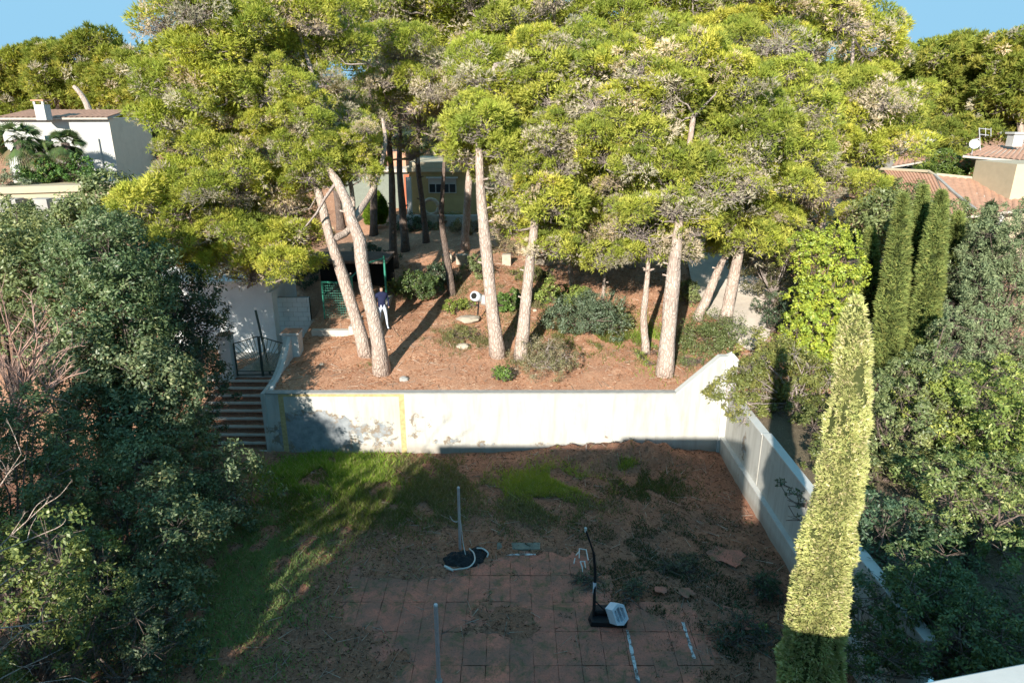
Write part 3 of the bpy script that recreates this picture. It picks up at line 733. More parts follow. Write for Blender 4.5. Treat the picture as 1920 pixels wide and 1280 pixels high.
# crowns filling the top, from pines standing higher on the slope
def simple_pine(label, bx, by, toppx, toppy, crown, rad=.2, seed=0, **kw):
    b = G(bx, by); tp = P(toppx, toppy, b.y + .6); mid = (b + tp) / 2 + Vector((rnd.uniform(-.4, .4), 0, 0))
    return pine(label, [b, b + (mid - b) * .5, mid, mid + (tp - mid) * .5, tp], rad, crown, seed=seed, **kw)
simple_pine('tall pine whose bright crown fills the top centre of the picture', 870, 470, 900, 20, [([(690, 0), (900, -40), (1150, -30), (1220, 20), (1180, 90), (1080, 60), (900, 90), (860, 110), (760, 60)], 30, 1.0, 48, 1.15, 0)], .2, 11)
simple_pine('tall pine with the bright crown at the top right of centre', 1180, 500, 1330, 10, [([(1180, -30), (1460, -30), (1500, 60), (1400, 90), (1230, 90)], 29.5, 1.0, 46, 1.15, 0)], .2, 12)
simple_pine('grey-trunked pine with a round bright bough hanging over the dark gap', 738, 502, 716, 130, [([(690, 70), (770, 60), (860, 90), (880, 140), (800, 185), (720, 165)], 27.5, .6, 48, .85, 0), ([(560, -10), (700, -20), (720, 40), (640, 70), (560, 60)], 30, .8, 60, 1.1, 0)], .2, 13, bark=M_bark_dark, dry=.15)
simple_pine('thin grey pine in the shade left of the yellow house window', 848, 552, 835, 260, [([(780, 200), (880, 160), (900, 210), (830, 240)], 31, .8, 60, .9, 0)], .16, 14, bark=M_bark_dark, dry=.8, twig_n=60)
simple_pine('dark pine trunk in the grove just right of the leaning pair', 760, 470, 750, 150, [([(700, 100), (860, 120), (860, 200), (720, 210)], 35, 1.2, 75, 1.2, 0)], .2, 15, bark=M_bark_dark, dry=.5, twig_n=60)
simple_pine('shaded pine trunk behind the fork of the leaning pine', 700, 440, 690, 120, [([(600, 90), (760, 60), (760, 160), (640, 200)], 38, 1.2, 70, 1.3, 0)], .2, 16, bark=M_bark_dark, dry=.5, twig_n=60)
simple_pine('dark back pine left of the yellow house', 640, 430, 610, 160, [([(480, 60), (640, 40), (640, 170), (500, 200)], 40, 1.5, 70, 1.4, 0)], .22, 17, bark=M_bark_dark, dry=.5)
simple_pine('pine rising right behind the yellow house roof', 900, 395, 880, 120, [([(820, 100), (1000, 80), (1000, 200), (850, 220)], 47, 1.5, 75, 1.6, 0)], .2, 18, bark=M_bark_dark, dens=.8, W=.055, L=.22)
simple_pine('pine behind the centre crowns above the stone blocks', 1090, 440, 1100, 150, [([(1000, 100), (1200, 100), (1200, 300), (1020, 300)], 33, 1.5, 80, 1.3, 0)], .2, 19, dens=.8)
simple_pine('pine hidden behind the thickest trunk crown', 1420, 500, 1420, 150, [([(1230, 100), (1500, 80), (1520, 400), (1400, 440), (1250, 300)], 32, 1.5, 85, 1.3, 0)], .2, 20, dens=.8)
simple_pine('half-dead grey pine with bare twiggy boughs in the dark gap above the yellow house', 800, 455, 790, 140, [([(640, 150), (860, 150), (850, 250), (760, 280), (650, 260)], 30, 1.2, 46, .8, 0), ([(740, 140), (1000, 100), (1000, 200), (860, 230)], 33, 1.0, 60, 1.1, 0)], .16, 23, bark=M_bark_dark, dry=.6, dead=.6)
# paler pine on the right with grey twiggy boughs
simple_pine('greyish twiggy pine with boughs reaching over the right cypresses', 1540, 470, 1545, 60, [([(1500, -20), (1600, -20), (1590, 70), (1545, 90), (1560, 140), (1640, 170), (1700, 210), (1690, 290), (1640, 330), (1560, 300), (1520, 380), (1510, 200)], 31, 1.0, 55, 1.1, 0), ([(1520, 300), (1640, 330), (1680, 400), (1600, 420), (1530, 400)], 30, .8, 52, .9, 0)], .2, 21, dry=.32, twig_n=46)
simple_pine('pine with slim bare trunk left of the twiggy right-hand pine', 1575, 470, 1600, 40, [([(1590, -20), (1655, -30), (1655, 50), (1630, 100), (1600, 80)], 38, 1.0, 50, 1.2, 0), ([(1600, 110), (1700, 100), (1730, 200), (1650, 220)], 38, 1.0, 55, 1.2, 0)], .18, 22, dry=.1)

# ------------------------------------------------------------------ far pines on the skyline
def far_pine(label, poly, Y, by, seed, gap=30, cr=1.45, **kw):
    poly = [(p[0], p[1] + 27) for p in poly]; xs = [p[0] for p in poly]; ys = [p[1] for p in poly]; cx = (min(xs) + max(xs)) / 2
    b = P(cx, 300, Y); b.z = ground(b.x, Y); tp = P(cx + rnd.uniform(-10, 10), min(ys) + 30, Y)
    kw.setdefault('dry', .04)
    return pine(label, [b, b.lerp(tp, .3) + Vector((rnd.uniform(-1, 1), 0, 0)), b.lerp(tp, .6), tp], .28, [(poly, Y, 1.5, gap, cr, .008)], seed=seed, L=.34, W=.10, pal=FP, far=True, **kw)
far_pine('dark far pine at the left edge on the skyline', [(-40, 110), (20, 85), (80, 70), (90, 150), (80, 210), (-40, 240)], 62, 300, 31)
far_pine('rounded far pine behind the chimney of the white house', [(80, 75), (130, 58), (150, 110), (160, 160), (140, 180), (90, 190), (75, 130)], 60, 300, 32)
far_pine('tallest far pine on the left skyline with a curved bare trunk', [(140, 60), (180, 45), (215, 60), (220, 120), (190, 170), (160, 150)], 58, 300, 33)
far_pine('far pine touching the big left crown behind the white house', [(190, 90), (260, 70), (300, 110), (290, 210), (220, 200), (180, 150)], 54, 300, 34)
far_pine('low dark pine mass behind the white house roof', [(-40, 200), (100, 180), (260, 180), (270, 260), (-40, 290)], 66, 300, 35, dry=.0)
far_pine('far pine right of the sky gap beside the tall twiggy pine', [(1650, 75), (1720, 60), (1770, 75), (1790, 160), (1760, 210), (1690, 210), (1650, 150)], 56, 300, 36)
far_pine('broad golden-green far pine in the middle of the right skyline', [(1760, 70), (1840, 55), (1890, 90), (1880, 200), (1820, 230), (1760, 180)], 54, 300, 37)
far_pine('far pine cut by the right edge of the picture', [(1860, 50), (1960, 40), (1980, 240), (1900, 240), (1870, 150)], 50, 300, 38)
far_pine('low-branched pine behind the satellite dish', [(1760, 215), (1830, 205), (1860, 250), (1850, 290), (1770, 300)], 46, 300, 39, gap=34, cr=1.1)
far_pine('pine behind the twiggy one, below the right skyline notch', [(1560, 110), (1660, 90), (1680, 180), (1580, 200)], 60, 300, 40)
for i, (x0, lab) in enumerate(((-160, 'outermost left'), (330, 'left of centre'), (560, 'centre left'), (800, 'central'), (1040, 'centre right'), (1280, 'right of centre'), (2010, 'outermost right'))):
    far_pine('far hillside pine almost hidden behind the big crowns, ' + lab, [(x0, 90), (x0 + 120, 75), (x0 + 230, 95), (x0 + 230, 290), (x0, 290)], 64, 300, 50 + i, gap=60, cr=1.8)
# curved bare trunk on left skyline
cb = thing('bare_pine_trunk', 'curved pale leaning pine trunk above the left house roof', 'tree trunk', P(168, 200, 49))
MB().tube(curve_pts([P(170, 215, 49), P(160, 190, 49), P(148, 172, 49), P(138, 162, 49)], 10), [.22, .21, .2, .19, .18, .17, .16, .15, .14, .12], 10, wob=.1).build('trunk', M_bark, cb, smooth=True)

def mass(name, label, pts, rr, n, L, W, pal):
    V = []; C = []
    for c in pts:
        r = rr * rnd.uniform(.7, 1.3); v, k_ = leaf_clump(np.array(c), np.array([r, r, r * .8]), n, L, W, pal); V += v; C += k_
    return props(mesh_uniform(name, np.concatenate(V), 4, np.concatenate(C), M_leaf), label, kind='stuff')
U = []
for _ in range(150):
    y = rnd.uniform(49.5, 60); x = rnd.uniform(-34, 36); U.append((x, y, ground(x, y) + rnd.uniform(0, 2.4)))
for _ in range(30):
    y = rnd.uniform(43, 49); x = rnd.choice((rnd.uniform(-19, -13), rnd.uniform(-1.0, 8))); U.append((x, y, ground(x, y) + rnd.uniform(0, 1.6)))
mass('undergrowth', 'dark evergreen undergrowth on the slope behind the yellow house', U, 1.7, 190, .34, .17, A3((.055, .075, .03), (.04, .06, .025), (.10, .12, .04)))
Wd = []
for _ in range(190):
    y = rnd.uniform(72, 84); x = rnd.uniform(-85, 85); Wd.append((x, y, ground(x, y) + rnd.uniform(0, 6.0)))
mass('far_woodland', 'pine woodland covering the ridge behind everything', Wd, 2.6, 190, .6, .26, A3((.22, .25, .06), (.15, .18, .045), (.29, .29, .07)))

# ------------------------------------------------------------------ big near cypress and the columnar ones
def cypress(label, ax, widths, tips, L, W, n, pal, name='cypress_tree', flip=0, group=None, lump=.10, core=(.04, .05, .02)):
    """ax: list of axis points (world, top to bottom), widths: radius at each"""
    ax = [Vector(a) for a in ax]; t = thing(name, label, 'cypress tree', (ax[-1].x, ax[-1].y, ground(ax[-1].x, ax[-1].y)), group)
    m = 40; pts = curve_pts(ax, m); rr = np.interp(np.linspace(0, 1, m), np.linspace(0, 1, len(widths)), widths)
    sides = 26; V = []; F = []
    for i in range(m):
        for k in range(sides):
            an = 6.2832 * k / sides; d = Vector((math.cos(an), math.sin(an), 0)); p = pts[i] + d * rr[i]
            q = rr[i] * (.90 + lump * 1.6 * mnoise.noise(p * 2.2) + lump * mnoise.noise(Vector((p.x * 6, p.y * 6, p.z * 2))))
            V.append(pts[i] + d * q)
    F = [(i * sides + k, i * sides + (k + 1) % sides, (i + 1) * sides + (k + 1) % sides, (i + 1) * sides + k) for i in range(m - 1) for k in range(sides)]
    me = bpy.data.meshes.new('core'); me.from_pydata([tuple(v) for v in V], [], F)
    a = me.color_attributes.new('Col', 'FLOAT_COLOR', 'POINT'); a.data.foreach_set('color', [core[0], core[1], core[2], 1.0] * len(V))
    link('shade_core', me, M_cyp, t)  # dark solid core paints the inner shade that shows through the cuts
    Z = np.array([[p.x, p.y, p.z] for p in pts]); wts = rr + .05; wts = wts / wts.sum()
    i = rng.choice(m, n, p=wts); fr = rng.random(n); i2 = np.minimum(i + 1, m - 1)
    c = Z[i] * (1 - fr[:, None]) + Z[i2] * fr[:, None]; r = rr[i] * (1 - fr) + rr[i2] * fr
    an = rng.uniform(0, 6.2832, n); d = np.stack([np.cos(an), np.sin(an), np.zeros(n)], 1)
    pp = c + d * r[:, None]
    nz = np.array([mnoise.noise(Vector(q * 2.2)) * 1.6 * lump + mnoise.noise(Vector((q[0] * 6, q[1] * 6, q[2] * 2))) * lump for q in pp])
    cut = np.array([mnoise.noise(Vector((q[0] * 11 + 9, q[1] * 11, q[2] * 2.6 + 5 + q[0] * 2.5))) for q in pp])
    rad = r * (.93 + nz) + rng.uniform(-.05, .03, n)
    keep = cut > -.31 - .14 * rng.random(n)
    p0 = c + d * rad[:, None]
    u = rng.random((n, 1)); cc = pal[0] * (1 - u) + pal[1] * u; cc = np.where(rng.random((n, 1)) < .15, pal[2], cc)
    cc = cc * (1 + .25 * np.clip(nz / lump, -1, 1))[:, None]  # bulges tinted lighter and hollows darker, shade put into the colour
    p0, cc, d = p0[keep], cc[keep], d[keep]
    dirs = unit(d * .9 + np.array([0, 0, .55]) + randdir(len(p0)) * .8)
    v1, c1 = needles(p0, dirs, L, W, cc); v2, c2 = needles(p0, unit(dirs + randdir(len(p0)) * .5), L, W, cc * .9)
    mesh_uniform('foliage', np.concatenate([v1, v2]), 3, np.concatenate([c1, c2]), M_cyp, t)
    b = ax[-1]; g = ground(b.x, b.y)
    MB().tube([(b.x, b.y, g - .2), (b.x, b.y, b.z + .3)], [.16, .12], 10).build('trunk', M_bark_dark, t)
    return t
CY = 8.8
cpts = [(1606, 556), (1604, 580), (1602, 615), (1600, 660), (1598, 720), (1590, 800), (1574, 900), (1556, 1000), (1540, 1100), (1524, 1200), (1515, 1280), (1503, 1400)]
cw_px = [3, 16, 31, 34, 35, 41, 51, 58, 62, 63, 70, 75]
axp = [P(x, y, CY) for x, y in cpts]
cw = []
for p, wpx in zip(axp, cw_px):
    dep = p.y * cP + (H - p.z) * sP; cw.append(wpx / 1280 * dep * (.84 if wpx < 45 else .77))
# resample evenly along the axis
tot = [0]
for i in range(1, len(axp)): tot.append(tot[-1] + (axp[i] - axp[i - 1]).length)
sN = np.linspace(0, tot[-1], 24)
ax2 = [Vector([float(np.interp(s, tot, [q[k] for q in axp])) for k in range(3)]) for s in sN]; w2 = np.interp(sN, tot, cw)
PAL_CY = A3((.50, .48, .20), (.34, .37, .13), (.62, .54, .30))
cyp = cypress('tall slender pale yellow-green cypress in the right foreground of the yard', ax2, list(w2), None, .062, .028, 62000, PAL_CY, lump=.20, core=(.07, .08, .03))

PAL_C2 = A3((.22, .255, .075), (.14, .185, .06), (.31, .32, .10))
def col_cyp(label, bx, by, tx, ty, wpx, Y, n=9000, pal=PAL_C2, group='columnar cypresses right of the ivy'):
    a, b = P(tx, ty, Y), P(bx, by, Y); b.z = max(ground(b.x, Y) + .3, min(b.z, 20)); dep = Y * cP + (H - (a.z + b.z) / 2) * sP; r = wpx / 2 / 1280 * dep
    ax = [a.lerp(b, t) for t in (0, .08, .25, .5, .75, 1)]
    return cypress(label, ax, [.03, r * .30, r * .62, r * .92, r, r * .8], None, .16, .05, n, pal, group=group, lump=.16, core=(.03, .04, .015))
col_cyp('left columnar cypress with a bare pale stem beside the ivy', 1662, 690, 1694, 365, 46, 21.5)
col_cyp('narrow middle columnar cypress of the right-hand group', 1694, 700, 1732, 350, 40, 22.6)
col_cyp('broad brighter columnar cypress on the right of the group', 1722, 700, 1766, 360, 46, 21.0, 11000)
col_cyp('slimmest columnar cypress, set back at the right end of the group', 1752, 690, 1798, 400, 40, 23.4)
col_cyp('small dark cypress tip left of the columnar group', 1626, 600, 1632, 430, 40, 24.5, 5000)
PAL_JUN = A3((.14, .165, .085), (.10, .13, .070), (.20, .22, .12))
col_cyp('dark pointed cypress left of the grey-green conifer', 1812, 640, 1860, 380, 46, 22.5, 6000, A3((.05, .075, .035), (.04, .06, .03), (.08, .1, .05)), None)

# ------------------------------------------------------------------ left hedge trees
HL = ((0, 0), (.9, -.7))
broad('tall sunlit olive-green tree at the left edge below the garden wall', 'tree', 'hedge_tree', region([(-60, 445), (60, 430), (120, 455), (130, 540), (70, 600), (-60, 610)], 19.0, -.008, 52, .85, 1, HL), (-15.5, 18.5, 0), .10, .045, PAL_OLIVE, 620, .18)
broad('round-headed sunlit hedge tree right of the tall olive-green one', 'tree', 'hedge_tree', region([(110, 440), (190, 420), (240, 465), (250, 540), (230, 620), (150, 600), (120, 500)], 18.2, -.008, 50, .85, 2, HL), (-12.5, 18, 0), .10, .045, A3((.085, .12, .05), (.06, .09, .042), (.18, .20, .11)), 620, .18)
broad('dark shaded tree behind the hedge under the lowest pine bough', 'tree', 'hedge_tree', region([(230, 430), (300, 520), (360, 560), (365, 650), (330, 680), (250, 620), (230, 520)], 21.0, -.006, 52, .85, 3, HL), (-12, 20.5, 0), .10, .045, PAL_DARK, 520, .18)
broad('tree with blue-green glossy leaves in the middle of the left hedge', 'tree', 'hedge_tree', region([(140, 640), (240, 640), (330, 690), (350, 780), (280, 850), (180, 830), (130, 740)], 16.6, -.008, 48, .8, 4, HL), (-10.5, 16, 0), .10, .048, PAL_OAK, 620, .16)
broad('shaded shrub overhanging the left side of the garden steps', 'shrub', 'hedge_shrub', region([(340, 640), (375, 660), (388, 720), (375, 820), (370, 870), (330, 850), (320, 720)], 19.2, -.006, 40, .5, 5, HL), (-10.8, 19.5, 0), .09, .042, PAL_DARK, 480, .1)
broad('dark round shrub at the yard edge below the steps', 'shrub', 'hedge_shrub', region([(300, 850), (400, 850), (450, 900), (440, 970), (370, 1000), (290, 960)], 16.0, -.008, 44, .6, 6, HL), (-9.2, 15.5, 0), .085, .04, PAL_OAK, 520, .1)
broad('wide dark tree filling the lower left, its crown deep in shade', 'tree', 'hedge_tree', region([(120, 840), (290, 860), (340, 980), (330, 1090), (250, 1180), (150, 1150), (100, 980)], 13.2, -.007, 58, .7, 7, HL), (-9.2, 12.5, 0), .085, .04, PAL_OAK, 620, .16)
broad('yellowish leafy shrub at the bottom left corner', 'shrub', 'hedge_shrub', region([(-40, 1000), (60, 980), (130, 1060), (140, 1180), (70, 1290), (-40, 1300)], 10.0, -.004, 62, .55, 8, HL), (-8.6, 9.5, 0), .07, .034, A3((.07, .10, .03), (.10, .12, .035), (.17, .19, .06)), 620, .1)
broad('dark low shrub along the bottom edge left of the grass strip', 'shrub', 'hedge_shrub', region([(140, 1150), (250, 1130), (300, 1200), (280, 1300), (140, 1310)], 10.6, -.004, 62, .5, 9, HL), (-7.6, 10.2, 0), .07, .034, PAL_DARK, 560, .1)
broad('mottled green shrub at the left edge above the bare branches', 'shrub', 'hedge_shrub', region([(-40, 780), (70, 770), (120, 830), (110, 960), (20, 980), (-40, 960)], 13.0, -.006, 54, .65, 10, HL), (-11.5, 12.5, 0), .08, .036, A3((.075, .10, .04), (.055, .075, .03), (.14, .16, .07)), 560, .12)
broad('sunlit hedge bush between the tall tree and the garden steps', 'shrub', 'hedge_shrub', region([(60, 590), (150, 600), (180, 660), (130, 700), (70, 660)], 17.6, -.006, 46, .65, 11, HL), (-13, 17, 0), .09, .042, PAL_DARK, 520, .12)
broad('leafy tree below the cream garden wall at the far left', 'tree', 'hedge_tree', region([(-40, 400), (60, 410), (150, 410), (230, 370), (250, 420), (100, 450), (-40, 450)], 27, 0, 46, 1.0, 12, HL), (-20, 26, 2), .13, .06, PAL_OLIVE, 700, .18)
# added out of frame on the left: trees put in to shade hedge and yard
broad('large unseen evergreen tree added beyond the left edge to shade the hedge', 'tree', 'hedge_tree', [(Vector((-15.5 + rnd.uniform(-2, 2), 5 + rnd.uniform(-2, 2), 6 + rnd.uniform(-2.5, 2.5))), 1.2) for _ in range(16)], (-15.5, 5, 0), .14, .07, PAL_OAK, 420, .25)

broad('unseen evergreen tree added off the bottom left corner to shade the hedge foot', 'tree', 'hedge_tree', [(Vector((-12.8 + rnd.uniform(-1.2, 1.2), 3.5 + rnd.uniform(-2.5, 2.5), 5.2 + rnd.uniform(-3, 2.5))), 1.2) for _ in range(22)], (-12.8, 3.5, 0), .14, .07, PAL_OAK, 420, .25)  # unseen tree added to darken the lower left hedge

broad('lower unseen evergreen tree added left of the near house to shade the grass strip', 'tree', 'hedge_tree', [(Vector((-9.7 + rnd.uniform(-.9, .9), 4.2 + rnd.uniform(-1.6, 1.6), 2.3 + rnd.uniform(-1.8, 1.2))), .9) for _ in range(20)], (-9.7, 4.2, 0), .14, .07, PAL_OAK, 420, .2)  # unseen tree added to keep sun off the lower grass strip

broad('tall slender unseen evergreen added by the near house to dapple its shadow edge', 'tree', 'hedge_tree', [(Vector((-9.4 + rnd.uniform(-.5, 1.1), .5 + rnd.uniform(-1.2, 1.4), 5.4 + rnd.uniform(-3.2, 2.8))), .62) for _ in range(22)], (-9.4, .4, 0), .14, .07, PAL_OAK, 240, .2)  # unseen tree added to break up the house's straight shadow edge

def bare(label, name, base, targets, r0, mat, cat, twigs=8, tl=.5, seed=1, depth=2):
    r = random.Random(seed); t = thing(name, label, cat, base); m = MB(); base = Vector(base)
    def grow(a, b, ra, lvl):
        L = (b - a).length; mid = (a + b) / 2 + Vector((r.uniform(-.1, .1), r.uniform(-.1, .1), r.uniform(-.05, .12))) * L
        pts = curve_pts([a, mid, b], 7); m.tube(pts, [ra * (1 - .7 * i / 6) for i in range(7)], 5, cap=False)
        if lvl > 0:
            for _ in range(twigs if lvl == depth else max(3, twigs // 2)):
                i = r.randrange(2, 7); p = pts[i]; d = (b - a).normalized() + Vector((r.uniform(-.9, .9), r.uniform(-.9, .9), r.uniform(-.5, .9)))
                grow(p, p + d.normalized() * tl * L * r.uniform(.3, .8), ra * .42, lvl - 1)
    for q in targets: grow(base, Vector(q), r0, depth)
    m.build('branches', mat, t, smooth=True); return t
bare('brown leafless twiggy bush at the left edge halfway up', 'bare_bush', (-13.9, 16.2, 2.5), [P(x, y, 15.2 + rnd.uniform(-.6, .6)) for x, y in ((95, 700), (70, 640), (20, 630), (85, 760), (30, 780), (50, 690), (-20, 680), (90, 730))], .045, simple('reddish_twigs', (.40, .25, .20), .9, 0, .2, 12), 'bush', 16, .42, 2)
bare('bare pale-branched sapling reaching in from the left edge near the bottom', 'bare_tree', P(-150, 1180, 7.6), [P(x, y, 7.6 + d) for x, y, d in ((40, 850, .3), (85, 945, .1), (105, 990, 0), (65, 1045, .2), (110, 1160, -.1))], .017, M_bare, 'tree', 5, .26, 5, 2)
bare('thin bare shoots at the bottom left corner', 'bare_shrub', P(-100, 1330, 7.2), [P(x, y, 7.2 + d) for x, y, d in ((90, 1230, .2), (140, 1270, 0), (20, 1200, .1))], .015, M_bare, 'shrub', 4, .4, 6, 1)

# ------------------------------------------------------------------ right side vegetation
broad('airy olive-green tree overhanging the right corner of the white wall', 'tree', 'wall_tree', region([(1375, 730), (1420, 670), (1500, 660), (1560, 700), (1550, 790), (1480, 800), (1400, 795), (1370, 775)], 19.6, -.003, 40, .62, 21, ((0, 0), (.8, .1))), (9.4, 19.8, 1.9), .10, .042, A3((.125, .135, .035), (.10, .105, .035), (.20, .19, .06)), 520, .1, bark=M_twig)
broad('lone dark leafy sprig hanging over the side wall', 'branch', 'ivy_sprig', [(P(1462, 905, 14.6), .14), (P(1490, 925, 14.3), .16), (P(1505, 945, 14.2), .14), (P(1500, 975, 14.1), .12)], P(1530, 960, 14.0), .07, .034, PAL_DARK, 1700, .015)
broad('golden-green ivy column covering a dead trunk left of the cypresses', 'ivy', 'ivy_column', region([(1520, 440), (1590, 430), (1598, 520), (1585, 620), (1570, 700), (1500, 670), (1490, 620), (1510, 560), (1512, 480)], 21.4, -.002, 30, .48, 22, ((0, 0), (.5, 0)), .2), (9.9, 21.6, 2.2), .085, .055, PAL_YEL, 900, .14)
broad('brown-green tangled shrub left of the ivy column', 'shrub', 'tangled_shrub', region([(1420, 440), (1500, 430), (1510, 540), (1460, 580), (1430, 520)], 27.0, 0, 36, .7, 23, HL), (10.6, 27, 3.2), .10, .045, A3((.075, .085, .035), (.10, .085, .05), (.15, .13, .08)), 420, .1, bark=M_twig)
broad('dark shrub in the shade right of the concrete driveway', 'shrub', 'dark_shrub', region([(1450, 550), (1500, 560), (1500, 640), (1460, 620)], 25.0, 0, 30, .6, 24, HL), (9.8, 25, 2.8), .09, .04, PAL_DARK, 420, .08)
broad('grey-green feathery conifer at the right edge above the laurels', 'conifer', 'conifer_tree', region([(1850, 420), (1960, 390), (1970, 690), (1880, 700), (1850, 620), (1830, 520)], 20.5, -.001, 38, .6, 25, HL, .3), (15.5, 20.5, 2.2), .10, .03, PAL_JUN, 800, .15, mat=M_cyp)
broad('small grey-green conifer in front of the dark gap on the right', 'conifer', 'conifer_tree', region([(1790, 580), (1830, 570), (1840, 700), (1790, 690)], 18.5, 0, 34, .42, 26, HL, .2), (12.2, 18.7, 2.1), .09, .03, PAL_JUN, 700, .1, mat=M_cyp)
broad('sunlit laurel bush filling the right edge below the conifer', 'bush', 'laurel_bush', region([(1790, 700), (1960, 680), (1960, 880), (1860, 900), (1800, 820)], 15.5, -.010, 44, .6, 27, HL), (11.6, 15.0, 2.0), .10, .040, PAL_BRIGHT, 520, .12)
broad('yellow-green laurel bush just right of the tall cypress', 'bush', 'laurel_bush', region([(1640, 690), (1780, 690), (1800, 800), (1780, 900), (1640, 900), (1620, 800)], 16.2, -.011, 44, .6, 28, HL), (9.6, 15.5, 2.0), .10, .040, PAL_OLIVE, 520, .12)
broad('leafy shrub mid right, sunlit top above the shadow line', 'bush', 'laurel_bush', region([(1760, 870), (1960, 860), (1960, 1000), (1880, 1040), (1780, 970)], 12.4, -.010, 50, .52, 29, HL), (9.6, 12.0, 1.9), .085, .036, A3((.13, .165, .05), (.09, .12, .04), (.22, .23, .09)), 520, .12)
broad('blue-green shrub in the shade right beside the cypress', 'bush', 'shade_shrub', region([(1620, 950), (1780, 960), (1800, 1080), (1700, 1120), (1620, 1080)], 12.0, -.010, 54, .52, 30, HL), (8.3, 11.6, 1.8), .085, .036, A3((.06, .095, .05), (.045, .075, .045), (.10, .13, .07)), 520, .12)
broad('low dark-green shrub above the near white parapet', 'bush', 'shade_shrub', region([(1600, 1120), (1720, 1130), (1800, 1180), (1780, 1260), (1640, 1290), (1580, 1280)], 9.8, -.008, 62, .45, 31, HL), (7.9, 9.2, 1.7), .075, .034, A3((.055, .085, .03), (.045, .07, .03), (.10, .13, .04)), 560, .1)
broad('shaded shrub at the right edge above the parapet corner', 'bush', 'shade_shrub', region([(1790, 1060), (1880, 1080), (1920, 1160), (1860, 1230), (1790, 1200)], 9.8, -.008, 60, .42, 32, HL), (8.2, 9.2, 1.7), .075, .034, PAL_OAK, 480, .1)
broad('bushy olive trees in front of the tiled roofs', 'tree', 'garden_tree', region([(1640, 390), (1720, 360), (1830, 400), (1840, 470), (1760, 490), (1660, 460)], 27.5, 0, 38, .85, 33, HL), (16.5, 27.5, 3.2), .12, .055, PAL_OLIVE, 520, .15)
broad('dense rounded pine-green shrub on the right between the two roofs', 'shrub', 'garden_shrub', region([(1745, 300), (1790, 295), (1810, 330), (1750, 340)], 40, 0, 26, .9, 34, HL), (25, 40, 6), .14, .06, A3((.09, .13, .025), (.07, .10, .02), (.14, .17, .04)), 560, .12)
broad('green shrub beside the base of the slim wavy pine', 'shrub', 'garden_shrub', region([(1195, 660), (1230, 655), (1235, 685), (1200, 690)], 22.6, 0, 22, .25, 35, ((0, 0),), .1), tuple(G(1215, 685)), .08, .03, PAL_BRIGHT, 900, .02)

broad('low olive scrub along the outside of the side wall', 'shrub', 'wall_scrub', [(Vector((rnd.uniform(7.7, 10.5), rnd.uniform(14.5, 19.8), rnd.uniform(2.1, 2.9))), .5) for _ in range(26)], (8.8, 17, 2), .09, .038, A3((.10, .115, .035), (.08, .09, .03), (.16, .16, .05)), 480, .06)
broad('low tangled evergreen scrub covering the bank right of the side wall', 'shrub', 'bank_scrub', [(Vector((rnd.uniform(7.8, 13.5), rnd.uniform(6.5, 13.5), rnd.uniform(1.7, 2.5))), .55) for _ in range(60)], (9, 10, 1.6), .08, .036, A3((.07, .10, .045), (.055, .08, .035), (.13, .15, .07)), 520, .06)
broad('olive scrub on the bank below the columnar cypresses', 'shrub', 'bank_scrub', [(Vector((rnd.uniform(11, 18), rnd.uniform(14, 21), rnd.uniform(2.0, 3.2))), .65) for _ in range(50)], (14, 18, 2), .09, .04, PAL_OLIVE, 480, .06)
broad('evergreen shrub leaning over the side wall beyond the tall cypress', 'shrub', 'wall_shrub', [(Vector((rnd.uniform(6.9, 8.4), rnd.uniform(6.3, 11.2), rnd.uniform(2.2, 3.2))), .5) for _ in range(48)], (8, 9, 1.6), .075, .034, A3((.07, .105, .04), (.055, .085, .035), (.14, .16, .06)), 560, .06)
# hidden behind: dark mass under right pines
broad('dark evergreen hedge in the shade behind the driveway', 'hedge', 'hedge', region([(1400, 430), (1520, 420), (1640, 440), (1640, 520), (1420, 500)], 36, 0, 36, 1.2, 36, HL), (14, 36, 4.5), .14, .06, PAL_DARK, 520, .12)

# ------------------------------------------------------------------ terrace shrubs
def shrub(label, name, px, py, wpx, hpx, L, W, pal, n=500, gap=None, seed=0, cat='shrub', bark=None, Yb=None):
    g = G(px, py); dep = g.y * cP + (H - g.z) * sP; rx = wpx / 2 / 1280 * dep; hz = hpx / 1280 * dep / .95; r = random.Random(seed)
    cr = min(rx, hz) * .5; cl = []
    for _ in range(max(5, int(rx * hz / cr / cr * 2.2))):
        an = r.uniform(0, 6.28); q = r.random() ** .5 * (rx - cr * .6); z = r.uniform(.3, 1) * max(.05, hz - cr)
        z *= math.sqrt(max(.15, 1 - (q / rx) ** 2)); cl.append((Vector((g.x + q * math.cos(an), g.y + rx * .5 + q * .8 * math.sin(an), g.z + z)), cr * r.uniform(.75, 1.2)))
    return broad(label, cat, name, cl, (g.x, g.y + rx * .5, g.z), L, W, pal, int(n), .03, bark=bark)
shrub('big round grey-green bush in the middle of the terrace', 'round_bush', 1095, 650, 170, 110, .09, .035, A3((.10, .13, .085), (.075, .10, .06), (.15, .17, .10)), 900, seed=1)
shrub('bright green climber foliage along the back of the round bush', 'leafy_shrub', 1060, 575, 110, 45, .10, .06, PAL_BRIGHT, 900, seed=2)
shrub('dry brown-grey bush in front of the round bush', 'dry_bush', 1030, 715, 140, 85, .07, .02, PAL_DRY, 900, seed=3, bark=M_twig)
shrub('small bright green shrub at the foot of the crown-shaded pine', 'small_shrub', 940, 722, 40, 36, .07, .035, A3((.10, .17, .03), (.08, .13, .03), (.16, .22, .05)), 1200, seed=4)
shrub('wide olive shrub beside the white pointed wall pillar', 'wide_shrub', 1350, 668, 165, 80, .08, .032, A3((.12, .14, .05), (.09, .11, .04), (.17, .18, .08)), 800, seed=5)
